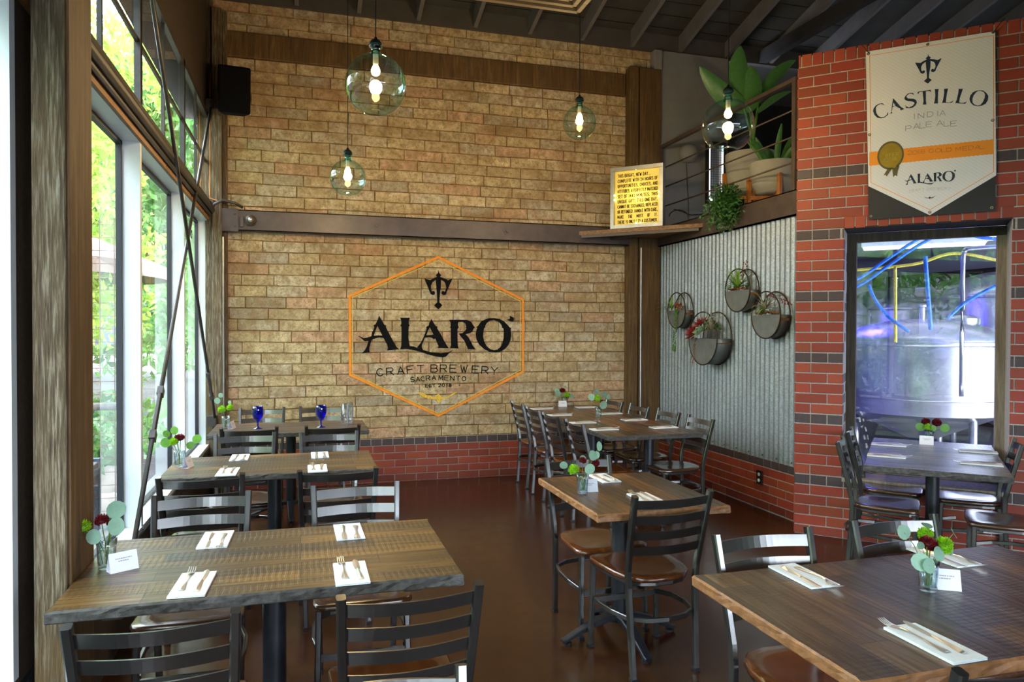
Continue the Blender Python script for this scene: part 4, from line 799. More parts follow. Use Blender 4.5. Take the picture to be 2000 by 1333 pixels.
bouquet(2.735,6.45,'in the middle of the long table',[(.05,.02,.15,.022)],[(-.02,-.02,.19,.032)],[(.035,-.03,.125,.04,0,-1,.1),(-.07,0,.2,.034,-.3,-1,.2),(.1,0,.2,.026,.3,-1,0),(-.01,.02,.25,.028,0,-1,.2),(.06,.01,.22,.03,0,-1,0)],('leaft',))
bouquet(2.80,7.575,'at the far end of the long table',[(-.02,0,.17,.034)],[(.03,-.01,.12,.035)],[(-.07,0,.14,.034,0,-1,.2),(-.08,.01,.17,.028,-.3,-1,.2),(.08,-.01,.11,.03,.3,-1,.2)],('leaft',),(2.765,7.53),0,'at the far end of the long table')
bouquet(1.952,1.875,'on the front right table',[(-.012,-.005,.155,.024),(.018,.01,.143,.024)],[(.062,0,.138,.03),(.028,.04,.168,.025)],[(-.098,.0,.195,.0245,-.1,-1,.1),(-.058,-.03,.105,.03,-.3,-1,.25),(-.036,-.04,.095,.0255,.1,-1,.2),(.105,.02,.125,.028,.4,-1,.2),(-.04,-.01,.15,.012,-1,-.5,.1),(.125,.02,.17,.02,.7,-.6,.5),(.025,.03,.20,.018,0,-.3,1),(.02,-.02,.12,.024,.1,-1,.4)],('leaft',),(2.018,1.875),-.55,'beside the vase on the front right table')
q=uvz(.125,6.285); q2=uvz(.105,6.215)
bouquet(q.x,q.y,'on the window table',[(-.035,0,.16,.032),(.045,-.02,.155,.034)],[(-.05,-.03,.125,.028)],[(-.085,0,.125,.032,-.5,-1,.2),(.075,-.06,.12,.034,-.5,-1,.2),(.0,-.03,.115,.024,-.5,-1,.2)],('leafg',),(q2.x,q2.y),-PI/4,'in front of the vase on the window table')

# goblets and tumblers
def goblet(x,y,l,g):
    t=empty('water_goblet',(x,y,ZT),0,l,'goblet',g)
    m=MB(); m.M=Matrix.Diagonal((1.2,1.2,1.06,1)); m.lathe([(0,.0),(.034,0),(.034,.002),(.012,.008),(.0065,.02),(.0065,.045),(.011,.055),(.024,.072),(.036,.10),(.0405,.125),(.0385,.158),(.036,.178),(.034,.178),(.0365,.155),(.038,.125),(.033,.10),(.02,.078),(0,.07)],32)
    m.build('glass',M['blueg'],t,smooth=True); return t
goblet(-.359,6.50,'cobalt blue water goblet on the left of the farthest left table','blue goblets')
goblet(.158,6.45,'cobalt blue water goblet on the right of the farthest left table','blue goblets')
for (x,y,l) in ((.368,6.56,'tall clear tumbler beside the right blue goblet, left one of the pair'),(.412,6.60,'tall clear tumbler beside the right blue goblet, right one of the pair')):
    m=MB(); m.lathe([(0,0),(.024,0),(.0255,.01),(.028,.19),(.0265,.19),(.024,.02),(0,.018)],24); o=m.build('tall_tumbler',M['clear'],smooth=True); o.location=(x,y,ZT); tag(o,l,'glass','tall clear tumblers')
# ------------------------------------------------------------------ lettering
def arc(cx,cy,rx,ry,a0,a1,n=10): return [(cx+rx*math.cos(math.radians(a0+(a1-a0)*i/n)),cy+ry*math.sin(math.radians(a0+(a1-a0)*i/n))) for i in range(n+1)]
FT={
'A':[[(0,0),(.5,1),(1,0)],[(.2,.33),(.8,.33)]],'B':[[(0,0),(0,1),(.65,1)]+arc(.65,.77,.27,.23,90,-90,6)+[(0,.54)],[(.65,.54)]+arc(.68,.27,.30,.27,90,-90,6)+[(0,0)]],
'C':[arc(.52,.5,.5,.5,45,315,14)],'D':[[(0,0),(0,1),(.45,1)]+arc(.45,.5,.53,.5,90,-90,10)+[(0,0)]],'E':[[(.95,1),(0,1),(0,0),(.95,0)],[(0,.52),(.8,.52)]],
'F':[[(.95,1),(0,1),(0,0)],[(0,.5),(.75,.5)]],'G':[arc(.52,.5,.5,.5,45,340,14)+[(.99,.45),(.6,.45)]],'H':[[(0,0),(0,1)],[(1,0),(1,1)],[(0,.5),(1,.5)]],'I':[[(.5,0),(.5,1)]],
'J':[[(.85,1),(.85,.3)]+arc(.45,.28,.4,.28,0,-180,8)],'K':[[(0,0),(0,1)],[(.9,1),(0,.4)],[(.3,.6),(.95,0)]],'L':[[(0,1),(0,0),(.9,0)]],'M':[[(0,0),(.05,1),(.5,.25),(.95,1),(1,0)]],
'N':[[(0,0),(0,1),(1,0),(1,1)]],'O':[arc(.5,.5,.5,.5,0,360,20)],'P':[[(0,0),(0,1),(.65,1)]+arc(.65,.74,.3,.26,90,-90,7)+[(0,.48)]],'Q':[arc(.5,.5,.5,.5,0,360,20),[(.6,.25),(1,-.05)]],
'R':[[(0,0),(0,1),(.65,1)]+arc(.65,.74,.3,.26,90,-90,7)+[(0,.48)],[(.5,.48),(1,0)]],'S':[arc(.5,.74,.42,.26,30,270,10)+arc(.5,.26,.45,.26,90,-150,10)[1:]],
'T':[[(0,1),(1,1)],[(.5,1),(.5,0)]],'U':[[(0,1),(0,.35)]+arc(.5,.35,.5,.35,180,360,9)+[(1,1)]],'V':[[(0,1),(.5,0),(1,1)]],'W':[[(0,1),(.27,0),(.5,.8),(.73,0),(1,1)]],'X':[[(0,0),(1,1)],[(0,1),(1,0)]],
'Y':[[(0,1),(.5,.5),(1,1)],[(.5,.5),(.5,0)]],'Z':[[(0,1),(1,1),(0,0),(1,0)]],'0':[arc(.5,.5,.45,.5,0,360,18)],'1':[[(.2,.8),(.5,1),(.5,0)]],'2':[arc(.5,.7,.42,.3,170,-20,9)+[(.05,0),(.95,0)]],
'4':[[(.7,0),(.7,1),(0,.3),(1,.3)]],'8':[arc(.5,.75,.36,.25,0,360,14),arc(.5,.26,.45,.26,0,360,14)],'.':[[(.4,.03),(.6,.03)]],',':[[(.55,.1),(.4,-.15)]],
}
def glyph(mb,ch,f3,cx,cz,w,h,th,rz=0):
    if ch not in FT: return
    c,s=math.cos(rz),math.sin(rz)
    def P(a,b): x=(a-.5)*w; z=(b-.5)*h; return (cx+x*c-z*s, cz+x*s+z*c)
    for line in FT[ch]:
        Q=[P(*q) for q in line]
        for (x0,z0),(x1,z1) in zip(Q,Q[1:]):
            dx,dz=x1-x0,z1-z0; L=math.hypot(dx,dz)
            if L<1e-6: continue
            dx/=L; dz/=L; e=th*.35; x0e,z0e,x1e,z1e=x0-dx*e,z0-dz*e,x1+dx*e,z1+dz*e; nx,nz=-dz*th/2,dx*th/2
            mb.add([f3(x0e+nx,z0e+nz),f3(x0e-nx,z0e-nz),f3(x1e-nx,z1e-nz),f3(x1e+nx,z1e+nz)],[(0,1,2,3)])
def band(mb,pts,th,f3,closed=True):
    n=len(pts)
    L=[]
    for i in range(n):
        p=Vector(pts[i]); a=Vector(pts[i-1]); b=Vector(pts[(i+1)%n]); d0=(p-a).normalized(); d1=(b-p).normalized()
        nn=Vector((-(d0.y+d1.y),d0.x+d1.x)).normalized(); k=th/2/max(.4,nn.dot(Vector((-d0.y,d0.x)))); L.append((p+nn*k,p-nn*k))
    for i in range(n if closed else n-1):
        a,b=L[i],L[(i+1)%n]; mb.add([f3(*a[0]),f3(*a[1]),f3(*b[1]),f3(*b[0])],[(0,1,2,3)])
def fm(off): return lambda x,z:(x,D-off,z)
mu=empty('brewery_mural',(1.41,D-.011,1.53),0,'painted hexagon sign with a black word, emblem and small lettering on the block wall','mural')
inv=Matrix.Translation((-1.41,-(D-.011),-1.53))
def mk(mb,name,mat,par=None,iv=None,**k):
    o=mb.build(name,mat,par or mu,**k); o.matrix_parent_inverse=iv or inv; return o
F1=fm(.0105)
m=MB(); band(m,G['hexo'],.025,F1); mk(m,'orange_outline',M['painto'])['label']='orange hexagon outline'
m=MB(); band(m,G['hexi'],.008,F1); mk(m,'yellow_outline',M['painty'])['label']='thin yellow inner outline'
m=MB()
for o_,hs in G['word']: m.poly(o_,hs,F1)
mk(m,'large_word',M['paintk'])
m=MB()
for o_,hs in G['emblem']: m.poly(o_,hs,F1)
mk(m,'emblem',M['paintk'])
TH=G['thin']
for (i0,i1,dots) in ((0,5,()),(5,12,()),(12,22,()),(22,25,((1.302,1.003),)),(25,29,((1.635,1.005),))):
    m=MB()
    for i in range(i0,i1):
        ch,x,z,_,h,r=TH[i]; w=h*(.90 if i<12 else .86); glyph(m,ch,F1,x,z,w,h*.96,.0095 if i<12 else .0078,r)
    for (x,z) in dots: glyph(m,'.',F1,x,z+.01,.02,.02,.011)
    mk(m,'lettering',M['paintk'])
m=MB()
for o_,hs in G['wing']: m.poly(o_,hs,F1)
mk(m,'winged_hop',M['paintg'])['label']='golden winged ornament'

# ------------------------------------------------------------------ banner on the diagonal brick wall
BV=6.108
def fb(off): return lambda u,z: tuple(uvz(u,BV-off,z))
bloc=uvz(.1,BV,3.1)
ba=empty('vinyl_banner',tuple(bloc),0,'white vinyl banner with a pointed lower end hanging high on the diagonal brick wall','banner'); ivb=Matrix.Translation(-bloc)
def mb_(mb,name,mat,**k): return mk(mb,name,mat,ba,ivb,**k)
def sheet(pts,name,mat,d0,d1):
    m=MB(); n=len(pts); a=[fb(d0)(u,z) for u,z in pts]; b=[fb(d1)(u,z) for u,z in pts]
    m.add(a+b,[tuple(range(n)),tuple(range(2*n-1,n-1,-1))]+[(i,n+i,n+(i+1)%n,(i+1)%n) for i in range(n)]); return mb_(m,name,mat)
wh=G['white']
sheet([(wh[0][0],wh[0][1]),(wh[0][0]+.03,G['dark'][3][1]),(wh[2][0]+.0,G['dark'][2][1]),(wh[1][0]+.005,wh[1][1])],'dark_backing',M['vinyl'],0,.003)
wp_=sheet([wh[0],wh[4],wh[3],wh[2],wh[1]],'white_print',M['banner'],.0035,.0045)
m=MB(); band(m,G['border'],.004,fb(.0052)); subp(mb_(m,'thin_border',M['oprint']),wp_)
b_=G['band']; m=MB(); pts=[]
n=60
top=[(b_[0][0]+(b_[1][0]-b_[0][0])*i/n, b_[0][1]+(.0035 if i%2 else 0)) for i in range(n+1)]; bot=[(x,b_[3][1]-.004-(.0035 if i%2 else 0)) for i,(x,z) in enumerate(top)]
for i in range(n): m.add([fb(.0053)(*top[i]),fb(.0053)(*bot[i]),fb(.0053)(*bot[i+1]),fb(.0053)(*top[i+1])],[(0,1,2,3)])
ob_=subp(mb_(m,'orange_band',M['oprint']),wp_)
m=MB()
for o_,hs in G['cast']: m.poly(o_,hs,fb(.0053))
subp(mb_(m,'printed_word',M['navy']),wp_)
E0=G['emblem'][0][0]; ex=[q[0] for q in E0]; ez=[q[1] for q in E0]; x0,x1,z0,z1=min(ex),max(ex),min(ez),max(ez); em=G['ember']
sx=(em[3][0]-em[2][0])/(x1-x0); szz=(em[0][1]-em[1][1])/(z1-z0); m=MB()
m.poly([(em[2][0]+(a-x0)*sx, em[1][1]+(b-z0)*szz) for a,b in E0],[],fb(.0053))
subp(mb_(m,'emblem',M['navy']),wp_)
al=G['alb']; x0,x1,z0,z1=.56,2.248,1.309,1.762; ax0,ax1=al[0][0],al[1][0]; az0,az1=al[3][1]-.002,al[2][1]+.012; m=MB()
for o_,hs in G['word']:
    g=lambda p:(ax0+(p[0]-x0)/(x1-x0)*(ax1-ax0), az0+(p[1]-z0)/(z1-z0)*(az1-az0)); m.poly([g(q) for q in o_],[[g(q) for q in h] for h in hs],fb(.0053))
subp(mb_(m,'printed_word',M['navy']),wp_); m=MB()
for o_,hs in G['wingb']: m.poly(o_,hs,fb(.0053))
subp(mb_(m,'winged_hop',M['navy']),wp_)
for (A_,i0,i1,hw,th,mt,of) in (('thinb',0,5,.95,.0035,'greyp',.0053),('thinb',5,9,.95,.0035,'greyp',.0053),('thinb',9,12,.95,.0035,'greyp',.0053),('thinb',12,16,1.1,.0035,'dprint',.0058),('thinb',16,20,1.1,.0035,'dprint',.0058),('thinb',20,25,1.1,.0035,'dprint',.0058),('thinb2',0,5,.8,.0022,'palep',.0053),('thinb2',5,12,.8,.0022,'palep',.0053)):
    m=MB()
    for ch,x,z,_,h,r in G[A_][i0:i1]: glyph(m,ch,fb(of),x,z,h*(hw if ch not in 'I1' else .4),h*.95,th,0)
    subp(mb_(m,'lettering',M[mt]),wp_)
md=G['medal']; cu,cz=md[0]; R1=(md[2][0]-md[1][0])/2+.006
def disc(m,u,z,r,off,n=32,rz=1.): m.add([fb(off)(u+r*math.cos(2*PI*i/n),z+r*rz*math.sin(2*PI*i/n)) for i in range(n)],[tuple(range(n))])
m=MB(); disc(m,cu,cz,R1,.0062,rz=1.2); 
m.poly([(cu-.01,cz-.085),(cu-.045,cz-.145),(cu-.03,cz-.14),(cu-.025,cz-.155),(cu+.012,cz-.10),(cu+.02,cz-.165),(cu+.032,cz-.15),(cu+.045,cz-.16),(cu+.05,cz-.12),(cu+.06,cz-.085),(cu+.03,cz-.06),(cu,cz-.055)],[],fb(.0062))
mr_=mb_(m,'medal',M['goldd'])
m=MB(); disc(m,cu,cz,R1*.86,.0068,rz=1.2); disc(m,cu+.025,cz-.082,.014,.0075,14); subp(mb_(m,'medal_face',M['gold']),mr_)
m=MB()
for k,(wd,dz,hh) in enumerate((("BEER",.0,.026),("FESTIVAL",-.033,.024))):
    for i,ch in enumerate(wd): glyph(m,ch,fb(.0074),cu-.045+.09*(i+.5)/len(wd)+(0.01 if k==0 else 0),cz+dz+i*.001,.09/len(wd)*.62,hh,.003)
subp(mb_(m,'lettering',M['goldl']),mr_)
for i,(u,z) in enumerate(G['grom']):
    m=MB(); p=uvz(u,BV-.004,z); m.M=tr(*p)@rot('Z',-PI/4)@rot('X',PI/2)
    m.lathe([(.004,.0),(.004,.004),(.0085,.0045),(.011,.001)],14); m.M=Matrix(); mb_(m,'grommet',M['brass'])
m=MB(); m.tube([tuple(uvz(-.30,BV-.01,3.69)),tuple(uvz(-.33,BV-.03,3.73)),tuple(uvz(-.36,BV-.015,3.775))],.003,6); m.tube([tuple(uvz(.48,BV-.01,3.70)),tuple(uvz(.52,BV-.03,3.75)),tuple(uvz(.545,BV-.015,3.78))],.003,6); mb_(m,'hanging_cord',M['rust'])

# ------------------------------------------------------------------ corner shelf with the lightbox sign
SV=7.4388
sh=empty('corner_shelf',(3.55,7.15,2.69),0,'rough wooden corner shelf above the steel channel, holding a lit yellow sign','shelf'); ivs=Matrix.Translation((-3.55,-7.15,-2.69))
ya=D-.125; xa=10.52-ya; yb_=10.52-(XR-.032)
m=MB(); m.prism([(xa,ya),(xa+.0,ya-.0),(XR-.032,yb_),(XR-.032,ya)],2.660,2.703); mk(m,'board',M['shelfw'],sh,ivs,bevel=.003)
m=MB(); m.bar((xa+.03,ya-.003,2.645),(XR-.045,yb_+.05,2.645),.03,.03); m.bar((3.35,ya-.002,2.64),(3.6,6.96,2.64),.03,.03); mk(m,'angle_bracket',M['steel'],sh,ivs)
u0,u1,z0,z1=-2.883,-2.298,2.705,3.365; cu_=(u0+u1)/2
sg=empty('lightbox_sign',tuple(uvz(cu_,SV+.04,z0)),0,'lit yellow lightbox sign covered in small capital lettering, standing on the corner shelf','sign'); ivg=Matrix.Translation(-uvz(cu_,SV+.04,z0))
def fs(off): return lambda u,z: tuple(uvz(u,SV+.035-off,z))
def ubox(m,a,b,c,d,v0,v1): slab(m,lambda u,z,q:tuple(uvz(u,v0+q,z)),a,b,c,d,0,v1-v0)
m=MB(); e=.04
for (a,b,c,d) in ((u0,u1,z0,z0+e),(u0,u1,z1-e,z1),(u0,u0+e,z0+e,z1-e),(u1-e,u1,z0+e,z1-e)): ubox(m,a,b,c,d,SV,SV+.085)
mf_=mk(m,'metal_frame',M['alum'],sg,ivg,bevel=.0015)
m=MB(); ubox(m,u0+.01,u1-.01,z0+.01,z1-.01,SV+.04,SV+.08); yp_=mk(m,'yellow_panel',M['signp'],sg,ivg)
for (a,b,n) in ((cu_-.01,z1-.033,1),(u0+.048,z0+.34,2),(u1-.048,z0+.34,2),(cu_+.02,z0+.05,2)):
    for k in range(n):
        m=MB(); p=uvz(a+(.05*k-.025*(n-1) if abs(b-z0-.34)>.01 else 0),SV+.018,b+(.05*k-.025 if abs(b-z0-.34)<.01 else 0)); m.M=tr(*p); m.lathe([(0,-.009),(.007,-.006),(.009,0),(.007,.006),(0,.009)],10); m.M=Matrix(); subp(mk(m,'bulb',M['sbulb'],sg,ivg,smooth=True),mf_)
lines=["THIS BRIGHT, NEW DAY...","COMPLETE WITH 24 HOURS OF","OPPORTUNITIES, CHOICES, AND","ATTITUDES. A PERFECTLY MATCHED","SET OF 1440 MINUTES. THIS","UNIQUE GIFT, THIS ONE DAY,","CANNOT BE EXCHANGED, REPLACED","OR REFUNDED. HANDLE WITH CARE,","MAKE THE MOST OF IT.","THERE IS ONLY 1 TO A CUSTOMER."]
m=MB(); tx0,tx1=u0+.068,u1-.066
for k,ln in enumerate(lines):
    zc_=z1-.088-k*.0555; x1_=tx1 if k else tx0+(tx1-tx0)*.83
    wds=ln.split(' '); nch=sum(len(w) for w in wds); 
    uw=sum(.55 if c in 'I.,1' else (1.35 if c in 'MW' else 1) for c in ln if c!=' '); sp=.62*(len(wds)-1); cw=(x1_-tx0)/(uw+sp)
    if k==8: cw=.0172; sp=((x1_-tx0)/cw-uw)
    spw=(x1_-tx0-uw*cw)/(len(wds)-1); x=tx0
    for w in wds:
        for c in w:
            a=.55 if c in 'I.,1' else (1.35 if c in 'MW' else 1); glyph(m,c,fs(-.0035),x+a*cw/2,zc_,a*cw*(.62 if c not in 'MW' else .7),.032,.0056); x+=a*cw
        x+=spw
subp(mk(m,'lettering',M['paintk'],sg,ivg),yp_)
L=bpy.data.lights.new('sign_glow','POINT'); L.energy=.8; L.color=(1,.8,.4); L.shadow_soft_size=.03; lo=bpy.data.objects.new('sign_glow',L); COL.objects.link(lo); lo.location=uvz(cu_,SV-.05,z0+.35); lo.parent=sg; lo.matrix_parent_inverse=ivg

# ------------------------------------------------------------------ glass pendants
def pendant(x,y,z,R,neck,lab,en):
    t=empty('glass_pendant_lamp',(x,y,z),0,lab,'pendant lamp','round glass pendant lamps')
    m=MB(); P=[]; n=22; a0=math.asin(.028/R)
    for i in range(n+1):
        th=a0+(PI-a0-.42)*i/n; P.append((R*math.sin(th)*(1+.012*math.sin(3*th)),R*math.cos(th)))
    rb=P[-1][0]; zb=P[-1][1]; P+=[(rb*.80,zb-.003),(rb*.7,zb+.004),(rb*.5,zb+.014),(0,zb+.02)]
    m.lathe(P,48); m.build('glass_globe',M['globe'],t,smooth=True)
    m=MB(); z0=R*math.cos(a0)
    m.lathe([(.031,z0-.006),(.026,z0+.012),(.024,z0+.03),(.03,z0+.036),(.038,z0+.042),(.038,z0+.05),(.03,z0+.056)],28); m.build('glass_neck',M['neck'],t,smooth=True)
    m=MB(); m.lathe([(.031,z0+.05),(.036,z0+.056),(.034,z0+.066),(.026,z0+.078),(.012,z0+.086),(.006,z0+.10),(0,z0+.10)],20); m.build('lamp_cap',M['black'],t,smooth='auto')
    m=MB(); m.lathe([(0,z0+.02),(.015,z0+.02),(.016,z0-.05),(.013,z0-.058),(0,z0-.058)],16); so_=m.build('socket',M['socket'],t,smooth='auto')
    zb=z0-.058-.04
    m=MB(); m.lathe([(.012,zb+.042),(.014,zb+.034),(.022,zb+.02),(.026,zb+.004),(.022,zb-.012),(.012,zb-.020),(0,zb-.023)],20); m.build('light_bulb',M['bulb'],so_,smooth=True)
    m=MB(); zt=zc(y)-z; m.tube([(0,0,z0+.095),(0,0,zt)],.0035,6); co_=m.build('cord',M['black'],t)
    m=MB(); m.M=tr(0,0,zt-.03); m.lathe([(.05,.04),(.05,.012),(.02,0),(0,0)],16); m.build('ceiling_rose',M['black'],co_)
    L=bpy.data.lights.new('pendant_light','POINT'); L.energy=en; L.color=(1,.68,.34); L.shadow_soft_size=.035
    o=bpy.data.objects.new('pendant_light',L); COL.objects.link(o); o.parent=t; o.location=(0,0,zb-.05)
pendant(.405,4.20,2.995,.172,1,'largest sea-green glass globe lamp, hanging highest over the left tables',32)
pendant(.36,6.05,2.835,.146,1,'small glass globe lamp hanging lowest, over the farthest left table',24)
pendant(2.28,5.82,3.375,.142,1,'small glass globe lamp in front of the block wall, left of the corner post',24)
pendant(2.72,4.25,2.965,.172,1,'large glass globe lamp in front of the mezzanine railing',30)

# ------------------------------------------------------------------ loudspeaker in the corner
sp=empty('wall_speaker',(-.61,7.3,3.62),0,'black loudspeaker mounted high in the back left corner','speaker')
m=MB(); m.M=rot('Z',.12)@rot('X',.16); m.prism([(-.145,-.11),(.145,-.11),(.10,.12),(-.10,.12)],0,.42); cb_=m.build('cabinet',M['speaker'],sp,bevel=.02,seg=3)
m=MB(); m.M=rot('Z',.12)@rot('X',.16); m.box((-.13,-.118,.015),(.13,-.108,.405)); m.build('grille',M['speaker'],cb_,bevel=.004)
m=MB(); m.tube([(0,.1,.25),(0,.30,.3)],.02,8); m.box((-.06,.29,.2),(.06,.37,.4)); m.build('wall_bracket',M['black'],sp)

# ------------------------------------------------------------------ crossed tension rods by the windows
def rodobj(p0,p1,lab,tb):
    t=empty('bracing_rod',p1,0,lab,'rod','crossed bracing rods'); iv=Matrix.Translation(-Vector(p1))
    m=MB(); m.tube([p0,p1],.013,10); mk(m,'rod',M['sash'],t,iv,smooth=True)
    d=(Vector(p1)-Vector(p0)); a=Vector(p0)+d*tb; u=d.normalized()
    m=MB(); s=Vector((1,0,0)).cross(u).normalized()
    for k in (-1,1): m.bar(tuple(a-u*.15+s*.019*k),tuple(a+u*.15+s*.019*k),.02,.012)
    for q in (-.17,.17): m.bar(tuple(a+u*(q-.03)),tuple(a+u*(q+.03)),.05,.036,up=(1,0,0))
    mk(m,'turnbuckle',M['sash'],t,iv,bevel=.003)
    for P in (p0,p1):
        m=MB(); v=Vector(P); m.box((XL+.003,v.y-.05,v.z-.05),(v.x+.012,v.y+.05,v.z+.05)); mk(m,'anchor_plate',M['sash'],t,iv,bevel=.004)
rodobj((-.80,2.99+.35,4.46),(-.80,7.50,.72),'dark bracing rod running from high on the near side down to the back corner',.90)
rodobj((-.826,7.48,3.74),(-.826,4.02,.44),'dark bracing rod with a long turnbuckle, running from the back corner down towards the camera',.80)
m=MB(); m.tube([(-.79,5.88+math.cos(a)*.03,2.31+math.sin(a)*.03) for a in [i*PI/6 for i in range(12)]],.003,5,closed=True); m.tube([(-.80,5.85,2.31),(-.80,5.78,2.35)],.002,4); tag(m.build('wire_tie',M['black']),'black wire tie where the two bracing rods cross','tie')
m=MB(); m.tube([(-.86,7.5,2.72),(-.80,7.48,2.80),(-.73,7.50,2.845),(-.62,7.52,2.825),(-.55,7.545,2.79)],.014,8); tag(m.build('flexible_conduit',M['sash'],smooth=True),'dark flexible conduit bending over the left end of the steel channel','conduit')
m=MB(); m.tube([(-.845,7.54,4.0),(-.85,7.54,2.9),(-.845,7.53,2.86),(-.78,7.52,2.84)],.006,6); tag(m.build('orange_cable',M['orangew']),'thin orange cable running down the back left corner post','cable')
m=MB(); m.tube([(-.735,7.56,0.2),(-.735,7.56,2.5)],.012,8); tag(m.build('corner_conduit',M['alum']),'grey conduit pipe on the back left corner post','conduit')
m=MB(); m.tube([(3.72,D-.125,.0),(3.72,D-.125,2.55)],.010,8)
tag(m.build('post_conduit',M['alum']),'grey conduit pipe running up the back right corner post','conduit')
m=MB(); m.tube([(-.725,2.99,3.45),(-.66,2.98,3.36),(-.63,2.98,3.25),(-.66,2.97,3.17),(-.72,2.95,3.13)],.014,8); tag(m.build('bent_pipe',M['sash'],smooth=True),'dark bent pipe sticking out of the concrete column near the top','pipe')
# wall outlet
t=empty('wall_outlet',(XR-.008,5.635,.285),0,'black wall outlet with pale sockets on the red brick base','outlet')
m=MB(); m.box((-.006,-.04,-.062),(0,.04,.062)); cp_=m.build('cover_plate',M['plateb'],t,bevel=.002)
for s in (-1,1):
    m=MB(); m.M=tr(-.006,0,s*.027)@rot('Y',-PI/2)@Matrix.Diagonal((.85,1,1,1)); m.lathe([(.0175,0),(.0175,.003),(0,.003)],16); m.build('socket_face',M['recept'],cp_)

# ------------------------------------------------------------------ round wall planters
def planter(y,z,r,d,lab):
    X1=XR-.012; X0=X1-d; t=empty('wall_planter',(X1,y,z),0,lab,'planter','round zinc wall planters')
    ring=lambda x,rr=r:[(x,rr*math.cos(2*PI*i/40),rr*math.sin(2*PI*i/40)) for i in range(40)]
    for x in (-d,-.004):
        m=MB(); m.tube(ring(x),.006,8,closed=True,up=(1,0,0)); m.build('ring',M['rust'],t,smooth=True)
    a=[PI+PI*i/24 for i in range(25)]
    m=MB()
    for x in (-d,-.006): m.add([(x,(r-.002)*math.cos(q),(r-.002)*math.sin(q)) for q in a]+[(x+.003,(r-.002)*math.cos(q),(r-.002)*math.sin(q)) for q in a],[tuple(range(25)),tuple(range(49,24,-1)),(0,25,49,24)])
    m.build('face_plate',M['zinc'],t)
    m=MB(); v=[(x,(r-.004)*math.cos(q),(r-.004)*math.sin(q)) for x in (-d,-.004) for q in a]; m.add(v,[(i,i+1,25+i+1,25+i) for i in range(24)]); m.build('trough',M['zinc'],t,smooth=True,solid=.002)
    m=MB(); m.box((-d+.006,-r*.97,-.05),(-.008,r*.97,-.012)); m.build('moss_filling',M['moss'],t)
    return t
rp=random.Random(4)
def airplant(loc,r,n,mat,lab,name='air_plant',curl=.5,up=.35,wd=.006,dr=(-.25,0,0)):
    t=empty(name,loc,0,lab,'plant'); m=MB()
    for i in range(n):
        a=i*2.4+rp.uniform(-.3,.3); el=rp.uniform(-.1,1.2); L=r*rp.uniform(.7,1.1)
        d0=Vector((math.cos(a)*math.cos(el)+dr[0],math.sin(a)*math.cos(el)+dr[1],math.sin(el)+dr[2])).normalized(); P=[Vector((0,0,0))]
        for k in range(6): d0=(d0+Vector((0,0,-curl*.22))).normalized(); P.append(P[-1]+d0*L/6)
        for q in P: q.x=min(q.x,XR-.018-loc[0])
        m.sweep([tuple(q) for q in P],[(-wd,0),(0,.0012),(wd,0),(0,-.0012)],scl=[1,.95,.85,.7,.5,.3,.1])
    m.build('leaves',mat,t); return t
def rosette(loc,r,n,mat,lab,wd=.3,name='succulent',tilt=(-.6,0,.5)):
    t=empty(name,loc,0,lab,'plant'); m=MB(); T=Vector(tilt).normalized(); q=Vector((0,0,1)).rotation_difference(T).to_matrix().to_4x4(); m.M=q
    for i in range(n):
        a=i*2.39996; k=i/n; el=.25+1.0*(1-k); L=r*(.45+.55*k)
        d=Vector((math.cos(a)*math.cos(el),math.sin(a)*math.cos(el),math.sin(el))); s=Vector((-math.sin(a),math.cos(a),0)); nn=d.cross(s)
        b=Vector((0,0,0)); v=[b,b+d*L*.45+s*L*wd-nn*.0,b+d*L,b+d*L*.45-s*L*wd,b+d*L*.5-nn*L*.10]
        m.add(v,[(0,1,4),(1,2,4),(2,3,4),(3,0,4)])
    m.M=Matrix(); m.build('leaves',mat,t); return t
def strand(loc,pts,mat,lab,sz=.009,n=60,name='trailing_plant',spread=.01):
    t=empty(name,loc,0,lab,'plant'); m=MB(); P=[Vector(p) for p in pts]
    for i in range(n):
        f=i/n*(len(P)-1); k=int(f); q=P[k].lerp(P[k+1],f-k); a=rp.uniform(0,6.28); w=Vector((math.cos(a)*spread,math.sin(a)*spread,rp.uniform(-.004,.004)))
        m.M=tr(*(q+w)); m.lathe([(0,-sz),(sz*.8,0),(0,sz)],5)
    m.M=Matrix(); m.build('beads',mat,t); return t
planter(6.987,1.82,.190,.095,'leftmost round zinc wall planter, with a bead plant trailing out')
airplant((XR-.12,7.06,1.85),.20,28,M['airg'],'lime air plant in the leftmost wall planter',dr=(-.3,.5,0))
strand((XR-.12,6.95,1.80),[(0,0,.03),(-.015,0,-.02),(-.018,.0,-.18),(-.012,.03,-.36),(-.012,.035,-.42)],M['leafg'],'green bead plant trailing from the leftmost wall planter',n=130,spread=.016)
airplant((XR-.09,6.93,1.82),.12,12,M['airp'],'pale twisted air plant in the leftmost wall planter',curl=.9)
strand((XR-.08,7.0,1.83),[(0,.06,.02),(0,0,.07),(0,-.06,.0)],M['orangel'],'rust-brown moss tuft in the leftmost wall planter',sz=.012,n=40,spread=.03,name='moss_tuft')
planter(6.336,1.527,.260,.165,'largest round zinc wall planter, with a red succulent')
rosette((XR-.16,6.50,1.575),.15,34,M['redleaf'],'spiky dark red succulent in the largest wall planter',.16)
rosette((XR-.15,6.40,1.66),.12,28,M['redleaf'],'second red succulent, behind the jade one in the largest wall planter',.16)
rosette((XR-.185,6.345,1.59),.115,20,M['jade'],'jade green rosette succulent in the largest wall planter',.42)
airplant((XR-.19,6.17,1.61),.27,30,M['airp'],'pale spidery air plant in the largest wall planter',curl=.45,wd=.007)
